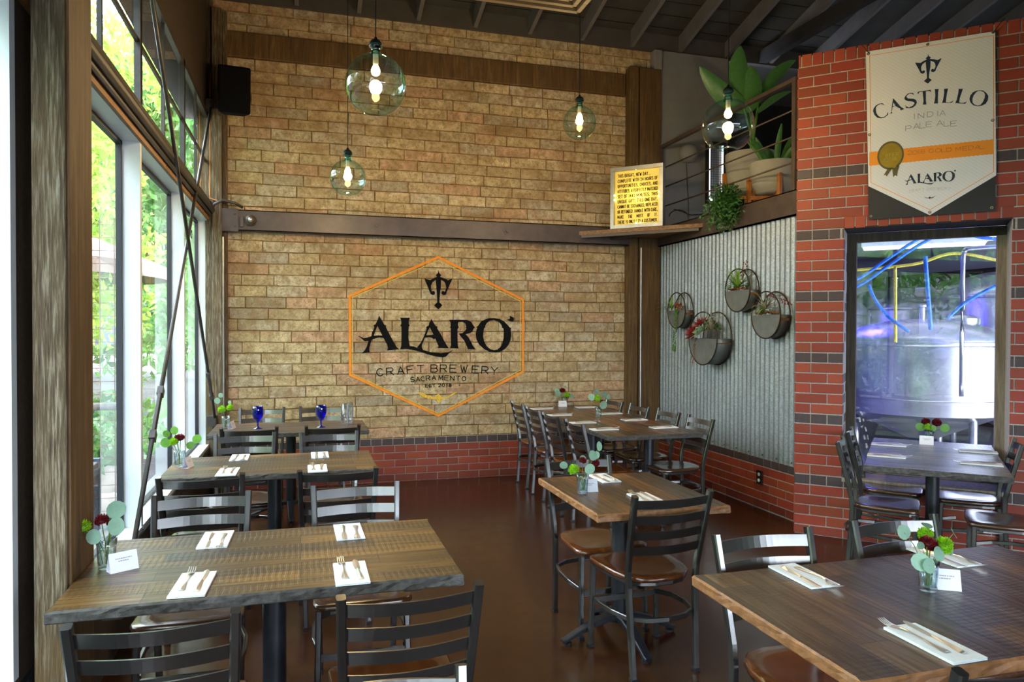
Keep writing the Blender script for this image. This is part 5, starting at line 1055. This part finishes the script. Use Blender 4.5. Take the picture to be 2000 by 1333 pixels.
strand((XR-.12,6.57,1.50),[(0,0,.03),(-.02,.02,-.02),(-.02,.02,-.14),(-.02,.045,-.26)],M['orangel'],'rust-coloured strand trailing from the left of the largest wall planter',sz=.006,n=60)
strand((XR-.17,6.46,1.33),[(0,0,.2),(-.012,.02,.12),(-.012,.02,.02),(-.012,.02,-.05)],M['orangel'],'rust-coloured strand trailing below the largest wall planter',sz=.006,n=50)
strand((XR-.08,6.38,1.56),[(0,.15,.05),(0,0,.14),(0,-.15,.06)],M['leafd'],'dark green filler sprigs in the largest wall planter',sz=.014,n=50,spread=.045,name='filler_sprigs')
planter(5.85,1.975,.197,.10,'highest round zinc wall planter, with bright green blades')
airplant((XR-.115,5.84,2.0),.24,36,M['airg'],'bright green bladed plant in the highest wall planter',curl=.35,wd=.010,dr=(-.2,0,.25))
rosette((XR-.09,6.01,2.0),.055,14,M['jade'],'pale jade succulent at the left rim of the highest wall planter',.4)
rosette((XR-.08,5.73,2.0),.045,14,M['leafd'],'dark green succulent at the right rim of the highest wall planter',.35)
strand((XR-.06,5.82,2.05),[(0,.05,.0),(0,.0,.09),(0,-.03,.2)],M['orangel'],'rust-coloured twig in the highest wall planter',sz=.009,n=34,spread=.02,name='twig')
strand((XR-.09,5.86,1.985),[(0,.14,0),(-.02,0,.01),(0,-.14,0)],M['orangel'],'rust-brown moss tuft in the highest wall planter',sz=.012,n=50,spread=.014,name='moss_tuft')
planter(5.42,1.74,.203,.10,'rightmost round zinc wall planter, beside the diagonal brick wall')
airplant((XR-.115,5.42,1.79),.24,40,M['airp'],'pale curling air plant in the rightmost wall planter',curl=.8,wd=.006,dr=(-.1,.1,.3))
rosette((XR-.09,5.49,1.78),.06,16,M['leafg'],'green succulent in the rightmost wall planter',.35)
strand((XR-.06,5.36,1.84),[(0,.1,.08),(0,-.02,.05),(0,-.1,.02),(0,-.2,-.02)],M['redleaf'],'reddish twig in the rightmost wall planter',sz=.007,n=44,spread=.03,name='twig')
strand((XR-.09,5.42,1.755),[(0,.16,0),(-.01,0,.012),(0,-.16,0)],M['moss'],'brown moss tuft in the rightmost wall planter',sz=.013,n=50,spread=.014,name='moss_tuft')

# ------------------------------------------------------------------ mezzanine railing and what stands behind it
rl=empty('mezzanine_railing',(XR,6.4,2.778),0,'brown steel railing with four horizontal rods along the mezzanine edge','railing'); ivr=Matrix.Translation((-XR,-6.4,-2.778))
m=MB(); m.box((XR-.02,5.17,3.69),(XR+.025,7.59,3.725)); mk(m,'top_rail',M['steel'],rl,ivr,bevel=.003)
for y in (5.20,7.56):
    m=MB(); m.box((XR-.018,y-.022,2.778),(XR+.022,y+.022,3.69)); mk(m,'post',M['steel'],rl,ivr,bevel=.003)
for z in (3.457,3.235,3.018):
    m=MB(); m.tube([(XR,5.2,z),(XR,7.56,z)],.008,8); mk(m,'rod',M['steel'],rl,ivr,smooth=True)
def pot(x,y,z,r,h,lab,lab2):
    t=empty('plant_pot',(x,y,z),0,lab,'pot'); m=MB()
    m.lathe([(0,.0),(r*.62,0),(r*.78,.02),(r*.93,h*.35),(r,h*.75),(r,h),(r*.94,h),(r*.93,h*.85),(0,h*.85)],36); m.build('bowl',M['pot'],t,smooth='auto')
    m=MB(); m.lathe([(r*.92,h*.86),(0,h*.87)],24); m.build('soil',M['soil'],t)
    s=empty('pot_stand',(x,y,2.776),0,lab2,'stand'); hh=z-2.776
    for k in range(4):
        a=k*PI/2+PI/4+.35; m=MB(); m.box((r*1.03*math.cos(a)-.018,r*1.03*math.sin(a)-.018,0),(r*1.03*math.cos(a)+.018,r*1.03*math.sin(a)+.018,hh+h*.55)); m.build('leg',M['owood'],s,bevel=.003)
    for k in range(2):
        a=k*PI/2+PI/4+.35; m=MB(); m.bar((r*1.03*math.cos(a),r*1.03*math.sin(a),hh-.02),(-r*1.03*math.cos(a),-r*1.03*math.sin(a),hh-.02),.03,.035); m.build('cross_bar',M['owood'],s)
pot(4.28,5.90,2.88,.225,.30,'grey stone pot on the mezzanine, right one beside the brick wall','orange wooden stand under the right mezzanine pot')
pot(4.42,6.48,2.99,.255,.42,'grey stone pot on the mezzanine, left one holding the broad-leaved plant','orange wooden stand under the left mezzanine pot')
VD=Vector((.50,.80,.30)).normalized()
def blade(m,P,wd,fold=.25,n=14):
    P=[Vector(p) for p in P]
    def bz(t):
        k=len(P)-1
        if k==3: return P[0]*(1-t)**3+P[1]*3*t*(1-t)**2+P[2]*3*t*t*(1-t)+P[3]*t**3
        return P[0]*(1-t)**2+P[1]*2*t*(1-t)+P[2]*t*t
    v=[]
    for i in range(n+1):
        t=i/n; p=bz(t); d=(bz(min(1,t+.01))-bz(max(0,t-.01))).normalized(); s=d.cross(VD).normalized()
        w=wd(t); nn=s.cross(d); v+=[p-s*w+nn*w*fold,p-s*w*.5+nn*w*fold*.2,p,p+s*w*.5+nn*w*fold*.2,p+s*w+nn*w*fold]
    m.add(v,[(i*5+a,i*5+a+1,(i+1)*5+a+1,(i+1)*5+a) for i in range(n) for a in range(4)])
bp=empty('broad_leaved_plant',(4.42,6.48,3.35),0,'tall plant with broad paddle leaves rising above the mezzanine railing','plant')
def paddle(base,ctrl,mid,tip,w):
    m=MB(); m.tube([(0,0,0),ctrl,base],.011,6); m.build('leaf_stalk',M['leafg'],bp)
    m=MB(); blade(m,[base,mid,tip],lambda t:w*math.sin(PI*min(1,t*.97+.03))**.62*(1-.25*t)); m.build('leaf',M['leafb'],bp,smooth=True)
paddle((.0,.03,.52),(.02,.0,.3),(-.26,.12,.62),(-.50,.18,.97),.115)
paddle((-.075,.06,.62),(.0,.02,.3),(-.15,.08,.92),(-.087,.066,1.185),.118)
paddle((-.02,.0,.50),(.02,0,.25),(.02,-.01,.75),(-.015,.0,.965),.112)
paddle((.08,.0,.60),(.03,0,.3),(.22,-.05,.92),(.46,-.09,1.04),.075)
paddle((.05,-.02,.48),(.03,0,.25),(.22,-.04,.66),(.42,-.08,.72),.04)
sn=empty('snake_plant',(4.28,5.90,3.13),0,'upright green snake plant in the right mezzanine pot','plant')
for k,(a,L,ln) in enumerate(((0,.34,.1),(1.1,.28,.25),(2.2,.3,.18),(3.3,.26,.3),(4.3,.36,.12),(5.2,.27,.28),(2.8,.3,.06))):
    m=MB(); bx,by=.07*math.cos(a),.07*math.sin(a); blade(m,[(bx,by,0),(bx*1.5,by*1.5,L*.5),(bx*2+ln*math.cos(a)*.6,by*2+ln*math.sin(a)*.8,L)],lambda t:.028*math.sin(PI*min(1,t*.85+.12))**.7,.4); m.build('leaf',M['leafd'],sn,smooth=True)
hp=empty('trailing_fern',(XR-.02,6.12,2.80),0,'bushy green plant spilling over the mezzanine edge','plant'); m=MB(); rt=random.Random(9)
for i in range(230):
    a=rt.uniform(-.9,.9); L=rt.uniform(.12,.34); dn=rt.random()
    p=Vector((rt.uniform(-.02,.06),rt.uniform(-.13,.13),rt.uniform(.0,.16))); d=Vector((-rt.uniform(.2,.9),math.sin(a),rt.uniform(-.2,.9))).normalized(); P=[p]
    for k in range(6): d=(d+Vector((0,0,-.42*(.6+dn)))).normalized(); P.append(P[-1]+d*L/6)
    for k in range(1,7):
        q=P[k]; dd=(P[k]-P[k-1]).normalized()
        for s in (-1,1):
            sd=(dd.cross(Vector((rt.uniform(-1,1),rt.uniform(-1,1),.3))).normalized())*s; tp=q+(sd+dd*.9).normalized()*.042; m.add([q,q+dd*.014,tp,q+sd*.010],[(0,1,2),(0,2,3)])
m.build('fronds',M['leafd'],hp)
ht=empty('electric_heater',(4.68,7.59,3.12),0,'narrow upright electric heater on the grey mezzanine wall','heater')
m=MB()
for a,b,c,d in ((-.125,.125,-.03,.03),(-.125,.125,.66,.70),(-.125,-.105,.03,.66),(.085,.125,.03,.66)): m.box((a,-.06,c),(b,.0,d))
hh_=m.build('housing',M['plateb'],ht,bevel=.003)
m=MB()
for a in (-.10,.074): m.box((a,-.062,.03),(a+.007,-.03,.66))
m.box((-.10,-.064,.005),(.082,-.03,.03)); m.build('light_strip',M['led'],hh_)
m=MB(); m.box((-.09,-.03,.03),(.07,-.01,.66)); m.build('element_plate',M['alum'],ht)
m=MB()
for k in range(22): m.box((-.088,-.05,.04+k*.028),(.07,-.046,.043+k*.028))
for k in range(5): m.box((-.07+k*.03,-.048,.03),(-.067+k*.03,-.045,.66))
m.build('wire_guard',M['black'],ht)
wlm=empty('wall_globe_lamp',(4.31,7.60,3.66),0,'round grey wall lamp with a hanging cable on the mezzanine wall','lamp')
m=MB(); m.M=tr(0,-.06,0); m.lathe([(0,-.115),(.06,-.098),(.1,-.055),(.115,0),(.1,.055),(.06,.098),(0,.115)],24); m.build('shade',M['grey'],wlm,smooth=True)
m=MB(); m.tube([(0,-.01,-.11),(0.01,-.012,-.3),(.03,-.012,-.6),(.03,-.012,-.85)],.005,6); m.build('cable',M['black'],wlm)
m=MB(); m.tube([(4.0+.12*math.cos(i*PI/8),7.2,2.86+.075*math.sin(i*PI/8)) for i in range(9)],.006,6); m.tube([(4.1,7.5,3.0),(4.35,7.55,2.95),(4.7,7.55,2.99)],.005,5); tag(m.build('loose_cable',M['black']),'loose black cable coiled on the mezzanine behind the lit sign','cable')

# ------------------------------------------------------------------ stepped wooden diffuser under the rafters
df=empty('ceiling_diffuser',(1.35,4.75,4.40),0,'ribbed wooden ceiling diffuser cut by the top edge of the photo','diffuser')
df.location=(1.55,4.78,4.055)
for k in range(6):
    a=.50-.055*k; z=.0+.016*k; m=MB()
    for s in (-1,1):
        m.box((-a,s*a-.02,z),(a,s*a+.02,z+.05)); m.box((s*a-.02,-a,z),(s*a+.02,a,z+.05))
    m.build('rib_frame',M['duct'],df,bevel=.004)
m=MB(); m.box((-.5,-.5,.1),(.5,.5,.14)); m.build('housing',M['duct'],df)
m=MB()
for sx in (-1,1):
    for sy in (-1,1): m.tube([(sx*.4,sy*.4,.13),(sx*.4,sy*.4,zc(4.78+sy*.4)-4.055)],.006,6)
m.build('hanger_rod',M['black'],df)
SKY,SUN,EXPO=11.,6.,0.85
# ------------------------------------------------------------------ brewery behind the interior window
def tank(x,y,r,zs,cone,lab,kind=0):
    t=empty('brewing_tank',(x,y,0),0,lab,'tank','steel brewing tanks'); m=MB()
    P=[(0,.45),(r*.2,.45),(r,.75),(r,zs)]; n=8
    for i in range(1,n+1): a=PI/2*i/n; P.append((r*math.cos(a)*.98+.0,zs+cone*math.sin(a)))
    P[-1]=(.0,zs+cone); m.lathe(P,48); m.build('vessel',M['ssteel'],t,smooth='auto')
    m=MB(); m.lathe([(r+.004,zs-.05),(r+.012,zs-.04),(r+.012,zs-.01),(r+.004,0+zs)],48); m.lathe([(r+.003,zs*.6),(r+.01,zs*.6+.01),(r+.003,zs*.6+.03)],48); m.build('weld_band',M['ssteel'],t,smooth=True)
    m=MB(); m.M=tr(r*.35,-r*.3,zs+cone*.72); m.lathe([(.16,0),(.17,.02),(.17,.07),(.12,.10),(0,.11)],24); m.build('manhole',M['ssteel'],t,smooth='auto')
    m=MB(); m.lathe([(.03,zs+cone-.01),(.03,zs+cone+.12),(.045,zs+cone+.13),(.045,zs+cone+.15),(0,zs+cone+.15)],12); m.build('top_valve',M['ssteel'],t,smooth='auto')
    for k in range(3):
        a=k*2*PI/3+.5; m=MB(); m.tube([(r*.82*math.cos(a),r*.82*math.sin(a),.0),(r*.82*math.cos(a),r*.82*math.sin(a),.8)],.04,10); m.build('leg',M['ssteel'],t,smooth=True)
tank(6.50,6.36,.80,1.50,.24,'wide domed steel tank closest behind the brewery window')
tank(6.55,8.35,.80,1.85,.26,'steel tank at the left of the brewery window')
tank(8.35,6.90,.70,2.05,.30,'tall steel tank at the right of the brewery window')
tank(8.45,8.75,.72,1.95,.30,'steel tank at the back, between the left and the right one')
def hose(pts,mat,lab,r=.015,name='hose'):
    m=MB(); P=[Vector(p) for p in pts]; Q=[]
    for i in range(len(P)-1):
        a=P[max(i-1,0)];b=P[i];c=P[i+1];d=P[min(i+2,len(P)-1)]
        for k in range(6):
            t=k/6; Q.append(tuple(.5*((2*b)+(c-a)*t+(2*a-5*b+4*c-d)*t*t+(3*b-a-3*c+d)*t**3)))
    Q.append(tuple(P[-1])); m.tube(Q,r,8); tag(m.build(name,mat,smooth=True),lab,'hose')
V=lambda u,v,z: tuple(uvz(u,v,z))
hose([V(-.75,7.8,2.02),V(-.45,7.8,2.12),V(-.2,7.8,2.30),V(.05,7.8,2.47),V(.3,7.8,2.57),V(.5,7.8,2.50),V(.85,7.8,2.46)],M['hoseb'],'blue hose arching highest across the brewery window')
hose([V(-.75,7.7,1.92),V(-.45,7.7,2.04),V(-.2,7.7,2.22),V(.05,7.7,2.40),V(.3,7.7,2.52),V(.55,7.7,2.44),V(.85,7.7,2.41)],M['hoseb'],'second blue hose, just under the highest one')
hose([V(-.35,7.4,2.03),V(-.3,7.4,1.9),V(-.2,7.4,1.75),V(-.02,7.4,1.60)],M['hoseb'],'blue hose dropping down at the left of the brewery window')
hose([V(.28,7.5,1.72),V(.4,7.5,1.85),V(.6,7.5,1.98),V(.9,7.5,2.12)],M['hoseb'],'dark blue hose slanting up to the right of the brewery window')
hose([V(-.6,7.9,2.2),V(.0,7.9,2.24),V(.35,7.9,2.33),V(.8,7.9,2.22),V(1.0,7.9,2.26)],M['hosey'],'yellow hose sagging across the brewery window',.014)
hose([V(.10,7.5,2.28),V(.12,7.5,2.0),V(.15,7.5,1.62)],M['hoseb'],'blue hose hanging in the middle of the brewery window',.018)
hose([V(-.14,7.6,2.2),V(-.135,7.6,1.9),V(-.13,7.6,1.5)],M['hosey'],'yellow hose hanging straight down',.014)
hose([V(.41,7.9,1.0),V(.41,7.9,2.2),V(.43,7.9,2.33),V(.50,7.9,2.37),V(1.2,7.9,2.38)],M['ssteel'],'bent steel pipe standing in the brewery',.02,'steel_pipe')
for (u,v,l,lab) in ((.1,9.9,.65,'fluorescent ceiling light in the middle of the brewery'),(1.35,9.4,.65,'fluorescent ceiling light at the right of the brewery'),(-1.4,9.8,.65,'fluorescent ceiling light at the left of the brewery'),(.3,8.0,.65,'fluorescent ceiling light nearest to the brewery window')):
    t=empty('fluorescent_light',V(u,v,2.60),-PI/4,lab,'light','brewery ceiling lights')
    m=MB(); m.box((-l,-.10,.03),(l,.10,.08)); m.build('housing',M['white'],t,bevel=.005)
    m=MB(); m.box((-l+.02,-.085,.0),(l-.02,.085,.03)); m.build('diffuser',M['fluo'],t,bevel=.01)
def area(name,loc,rotd,sx,sy,en,col,portal=False,spread=None):
    L=bpy.data.lights.new(name,'AREA'); L.shape='RECTANGLE'; L.size=sx; L.size_y=sy; L.energy=en; L.color=col
    if portal: L.cycles.is_portal=True
    if spread: L.spread=spread
    o=bpy.data.objects.new(name,L); COL.objects.link(o); o.location=loc; o.rotation_euler=[math.radians(a) for a in rotd]; return o
area('brewery_room_light',V(.2,8.8,2.58),(0,0,-45),2.2,1.6,2,(.75,.8,1))
area('brewery_blue_light',V(-.9,9.2,2.5),(0,0,-45),.6,.6,34,(.06,.03,1))
P_=bpy.data.lights.new('brewery_blue_spot','POINT'); P_.energy=16; P_.color=(.05,.03,1); P_.shadow_soft_size=.1; o=bpy.data.objects.new('brewery_blue_spot',P_); COL.objects.link(o); o.location=V(1.0,7.6,2.4)

# ------------------------------------------------------------------ outdoors
m=MB(); m.box((-45,-30,-.16),(-1.13,90,-.06)); m.box((-1.13,-30,-.16),(25,-4.22,-.06)); struct(tag(m.build('floor_outside',M['paving']),'pale pavement outside the tall windows','ground'))
m=MB(); m.box((-19,-30,-.059),(-9.0,70,-.045)); tag(m.build('street',M['road']),'blue-grey street beyond the patio','road')['kind']='structure'
rr_=empty('patio_railing',(-2.4,6.05,-.06),0,'grey patio railing with round top rail outside the middle window','railing'); ivx=Matrix.Translation((2.4,-6.05,.06))
m=MB(); m.tube([(-1.22,6.05,1.02),(-4.2,6.05,1.02)],.03,10); m.tube([(-1.22,6.05,.12),(-4.2,6.05,.12)],.015,8); mk(m,'top_rail',M['rail'],rr_,ivx,smooth=True)
for k in range(9):
    m=MB(); x=-1.30-.34*k; m.tube([(x,6.05,-.06),(x,6.05,1.02)],.012,6); mk(m,'post',M['rail'],rr_,ivx)
tr_=empty('wire_trellis',(-2.2,6.2,-.06),0,'rusty wire mesh trellis standing behind the patio railing','trellis'); ivt=Matrix.Translation((2.2,-6.2,.06))
m=MB()
for k in range(24): x=-1.28-.1*k; m.tube([(x,6.2,0),(x,6.2,2.45)],.0035,4)
for k in range(24): z=.1+.1*k; m.tube([(-1.24,6.2,z),(-3.6,6.2,z)],.003,4)
mk(m,'wire_mesh',M['rustw'],tr_,ivt)
m=MB()
for x in (-1.24,-3.6): m.tube([(x,6.2,-.06),(x,6.2,2.5)],.014,6)
mk(m,'frame',M['rustw'],tr_,ivt)
pb=empty('patio_planter_box',(-1.62,5.15,-.06),0,'blue-grey planter box on the patio outside the window','planter'); 
m=MB(); m.box((-.32,-.5,.28),(.28,.45,.75)); m.build('box',M['bluebox'],pb,bevel=.01)
for sx in (-.3,.26):
    for sy in (-.48,.43): m=MB(); m.box((sx-.025,sy-.025,0),(sx+.025,sy+.025,.77)); m.build('leg',M['bluebox'],pb)
m=MB(); m.box((-.29,-.47,.70),(.25,.42,.76)); m.build('soil',M['soil'],pb)
rw=random.Random(77)
def foliage(name,mat,parent,blobs,n,sz,kindstuff=True,seed=1):
    # blobs: (x,y,z,rx,ry,rz)
    rn=random.Random(seed); m=MB(); tot=sum(b[3]*b[4]*b[5] for b in blobs)
    for (x,y,z,rx,ry,rz) in blobs:
        for i in range(int(n*rx*ry*rz/tot)+8):
            d=Vector((rn.gauss(0,1),rn.gauss(0,1),rn.gauss(0,1))).normalized(); q=rn.random()**.45
            p=Vector((x+d.x*rx*q,y+d.y*ry*q,z+d.z*rz*q)); a=Vector((rn.gauss(0,1),rn.gauss(0,1),rn.gauss(0,.6))).normalized(); b=a.orthogonal().normalized(); b=(Matrix.Rotation(rn.uniform(0,6.28),3,a)@b); s=sz*rn.uniform(.6,1.3)
            m.add([p-b*s,p+a.cross(b)*s*.45,p+b*s,p-a.cross(b)*s*.45],[(0,1,2,3)])
    return m.build(name,mat,parent)
pg=empty('patio_grass_plant',(-1.62,5.15,.68),0,'leafy green plant growing in the patio planter box','plant'); foliage('foliage',M['tree'],pg,[(0,0,.18,.3,.4,.2)],260,.06,seed=3)
um=empty('patio_umbrella',(-3.35,10.0,-.06),0,'tan patio umbrella seen through the tall windows','umbrella')
m=MB(); n=8; Rr=1.75
v=[(0,0,3.02)]
for r_,z_ in ((Rr*.5,2.80),(Rr,2.44)):
    for k in range(n*4):
        a=2*PI*k/(n*4)+.2; sc_=1-.06*abs(math.sin((k%4)/4*PI)); v.append((r_*sc_*math.cos(a),r_*sc_*math.sin(a),z_+(.02*abs(math.sin((k%4)/4*PI)))))
for k in range(n*4):
    a=2*PI*k/(n*4)+.2; v.append((Rr*.99*math.cos(a),Rr*.99*math.sin(a),2.28))
N=n*4; f=[(0,1+k,1+(k+1)%N) for k in range(N)]+[(1+k,1+N+k,1+N+(k+1)%N,1+(k+1)%N) for k in range(N)]+[(1+N+k,1+2*N+k,1+2*N+(k+1)%N,1+N+(k+1)%N) for k in range(N)]
m.add(v,f); m.build('canopy',M['umb'],um)
m=MB(); m.tube([(0,0,0),(0,0,3.0)],.03,10); m.build('pole',M['bark'],um); m=MB(); m.lathe([(0,0),(.3,0),(.3,.06),(.05,.1),(0,.1)],20); m.build('base',M['rail'],um)
for k in range(8):
    a=2*PI*k/8+.2; m=MB(); m.bar((0,0,2.95),(Rr*.97*math.cos(a),Rr*.97*math.sin(a),2.40),.02,.015); m.build('rib',M['bark'],um)
def tree(x,y,h,blobs,n,sz,mat,lab,seed,tr_r=.14):
    t=empty('street_tree',(x,y,-.06),0,lab,'tree','trees outside the windows')
    rn=random.Random(seed); m=MB(); m.tube([(0,0,0),(.05,.03,h*.3),(-.05,.08,h*.6),(.1,0,h*.9)],tr_r,8,scl=[1.1,.85,.65,.3])
    for b in blobs[:6]: m.tube([(0,.05,h*.35),(b[0]*.5,b[1]*.5,(h*.4+b[2])*.5),(b[0]*.9,b[1]*.9,b[2])],tr_r*.35,6,scl=[1,.7,.3])
    m.build('trunk',M['bark'],t)
    foliage('crown',M[mat],t,blobs,n,sz,seed=seed)
def crown(h,r,k,seed,low=.35):
    rn=random.Random(seed); return [(rn.uniform(-r,r),rn.uniform(-r,r),h*rn.uniform(low,1.),r*rn.uniform(.35,.6),r*rn.uniform(.35,.6),r*rn.uniform(.25,.45)) for _ in range(k)]
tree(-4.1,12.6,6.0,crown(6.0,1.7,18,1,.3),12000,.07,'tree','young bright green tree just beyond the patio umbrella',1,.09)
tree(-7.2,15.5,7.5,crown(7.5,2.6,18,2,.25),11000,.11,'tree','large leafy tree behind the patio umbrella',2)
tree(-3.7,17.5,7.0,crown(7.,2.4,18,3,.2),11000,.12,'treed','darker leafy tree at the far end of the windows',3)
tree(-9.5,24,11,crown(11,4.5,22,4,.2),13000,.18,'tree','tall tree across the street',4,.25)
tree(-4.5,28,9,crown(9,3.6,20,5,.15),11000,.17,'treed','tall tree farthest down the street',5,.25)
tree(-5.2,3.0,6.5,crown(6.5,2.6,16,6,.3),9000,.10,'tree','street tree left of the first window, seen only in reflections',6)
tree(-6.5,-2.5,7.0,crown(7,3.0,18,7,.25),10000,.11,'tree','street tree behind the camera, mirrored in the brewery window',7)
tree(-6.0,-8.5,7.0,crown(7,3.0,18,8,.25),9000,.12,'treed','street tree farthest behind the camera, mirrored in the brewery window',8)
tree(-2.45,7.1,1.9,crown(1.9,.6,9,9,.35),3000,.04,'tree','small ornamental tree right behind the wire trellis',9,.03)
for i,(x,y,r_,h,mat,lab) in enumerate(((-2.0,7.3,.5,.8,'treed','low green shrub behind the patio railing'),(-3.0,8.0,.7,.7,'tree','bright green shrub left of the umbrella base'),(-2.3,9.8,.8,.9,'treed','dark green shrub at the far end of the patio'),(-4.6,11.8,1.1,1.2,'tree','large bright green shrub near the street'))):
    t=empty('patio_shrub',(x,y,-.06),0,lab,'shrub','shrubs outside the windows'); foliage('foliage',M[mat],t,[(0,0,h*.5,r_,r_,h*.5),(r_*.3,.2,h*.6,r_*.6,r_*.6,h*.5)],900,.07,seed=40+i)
    m=MB(); m.tube([(0,0,0),(0,0,h*.6)],.03,6); m.build('stem',M['bark'],t)
for i,(x,y,r_,lab) in enumerate(((-1.75,7.2,.34,'pinkish grey boulder behind the patio railing'),(-1.55,6.7,.2,'small boulder next to the wall outside'))):
    m=MB(); 
    def bf(u,v,r_=r_,i=i):
        th=PI*v; ph=2*PI*u; p=Vector((math.sin(th)*math.cos(ph),math.sin(th)*math.sin(ph),math.cos(th)*.7)); k=1+.22*noise.noise(p*1.8+Vector((i*5,0,0))); return tuple(p*r_*k)
    m.grid(bf,24,14); o=m.build('boulder',M['rock'],smooth=True); o.location=(x,y,r_*.45); tag(o,lab,'rock')
for (bx,by,hl,hh,mt,lab) in ((-24,34,14,7,'pot','pale building across the street at the far end'),(-24,8,11,6,'brwall','grey building beside the patio, added unseen to block the bright horizon'),(-24,-18,14,6.5,'pot','pale building behind the camera, added unseen to block the bright horizon'),(-12,75,9,9,'brwall','grey backdrop building added to block the horizon at the street end')):  # facade row, extended past the first building to block the bright horizon
    bd=empty('backdrop_building',(bx,by,-.06),0,lab,'building','buildings across the street')
    m=MB(); m.box((-4,-hl,0),(4,hl,hh)); m.build('wall',M['bldg'],bd)
    for k in range(int(hl*2/4)):
        m=MB(); m.box((3.95,-hl+.8+k*4,.6),(4.05,-hl+3.6+k*4,3.0)); m.build('shop_window',M['bluebox'],bd)
for i,(x,y,rx,ry,h,lab) in enumerate(((-4.6,1.8,.6,2.2,1.5,'dark green hedge added unseen outside the first windows to block the horizon'),(-4.8,-3.2,.6,2.4,1.6,'dark green hedge added to block the horizon mirrored in the brewery window'),(-4.8,-8.6,.6,2.6,1.6,'dark green hedge added farthest behind the camera to block the horizon'))):  # unseen hedges added to keep the white horizon out of the pane reflection
    t=empty('horizon_block_hedge',(x,y,-.06),0,lab,'hedge','added hedges blocking the horizon'); foliage('foliage',M['treed'],t,[(0,-ry*.6,h*.5,rx,ry*.5,h*.55),(0,0,h*.5,rx,ry*.5,h*.55),(0,ry*.6,h*.5,rx,ry*.5,h*.55)],4200,.07,seed=60+i)
    m=MB()
    for yy in (-ry*.6,0,ry*.6): m.tube([(0,yy,0),(0,yy,h*.7)],.03,6)
    m.build('stems',M['bark'],t)
# partly hidden dark shop sign beyond the trellis
sgn=empty('street_sign_board',(-3.52,13.0,1.35),0,'dark shop sign board with orange letters, half hidden by leaves','sign'); sgn.rotation_euler=(0,0,.15)
m=MB(); m.box((-.8,-.03,0),(.8,.03,.72)); m.build('board',M['bluebox'],sgn)
m=MB()
for sx in (-.7,.7): m.box((sx-.03,-.03,-1.41),(sx+.03,.03,0))
m.build('leg',M['bluebox'],sgn)
m=MB()
for i,c in enumerate('HOME'): glyph(m,c,lambda x,z:(x,-.035,z),-.25+.17*i,.24,.12,.14,.028)
m.build('lettering',M['painto'],sgn)

# ------------------------------------------------------------------ light
W=bpy.data.worlds.new('sky'); SC.world=W; W.use_nodes=True; nt=W.node_tree; nt.nodes.clear()
out=nt.nodes.new('ShaderNodeOutputWorld'); bg=nt.nodes.new('ShaderNodeBackground'); bg.inputs[0].default_value=(.76,.84,1,1); bg.inputs[1].default_value=SKY
nt.links.new(bg.outputs[0],out.inputs[0])
S=bpy.data.lights.new('sun','SUN'); S.energy=SUN; S.color=(1,.95,.82); S.angle=.02; so=bpy.data.objects.new('sun',S); COL.objects.link(so)
so.rotation_euler=Vector((-.42,.30,-.86)).to_track_quat('-Z','Y').to_euler()
area('window_portal',(3.1,-4.16,1.52),(90,0,0),5,2.25,1,(1,1,1),True)
for ya,yb in zip(FIN[1:],FIN[:-1]): area('window_portal',(-1.01,(ya+yb)/2,(ZS+ZH)/2),(0,-90,0),ZH-ZS,yb-ya,1,(1,1,1),True)
for ya,yb in zip(FIN2[1:],FIN2[:-1]): area('window_portal',(-1.01,(ya+yb)/2,(ZS+ZH)/2),(0,-90,0),ZH-ZS,yb-ya,1,(1,1,1),True)
area('window_portal',(-.96,5.3,3.25),(0,-90,0),.85,4.7,1,(1,1,1),True); area('window_portal',(-.96,-.5,3.25),(0,-90,0),.85,6.3,1,(1,1,1),True)

# ------------------------------------------------------------------ camera
cam=bpy.data.cameras.new('camera'); cam.sensor_width=36; cam.lens=1.4172782*18*1.0; cam.clip_start=.02; co=bpy.data.objects.new('camera',cam); COL.objects.link(co)
Fv=Vector((.278316,.960378,-.01466)); Rv=Vector((.960489,-.278297,.00336)); Uv=Vector((.000854,.015016,.999887))
mtx=Matrix(((Rv.x,Uv.x,-Fv.x,0),(Rv.y,Uv.y,-Fv.y,0),(Rv.z,Uv.z,-Fv.z,1.6),(0,0,0,1))); co.matrix_world=mtx
SC.camera=co
vs=SC.view_settings; vs.view_transform='Standard'; vs.look='None'; vs.exposure=EXPO; vs.gamma=1; vs.use_curve_mapping=False
SC.cycles.use_denoising=True
SC.cycles.max_bounces=10; SC.cycles.transparent_max_bounces=24; SC.cycles.diffuse_bounces=5; SC.cycles.glossy_bounces=5
SC.cycles.sample_clamp_indirect=6
SC.cycles.caustics_reflective=False; SC.cycles.caustics_refractive=False
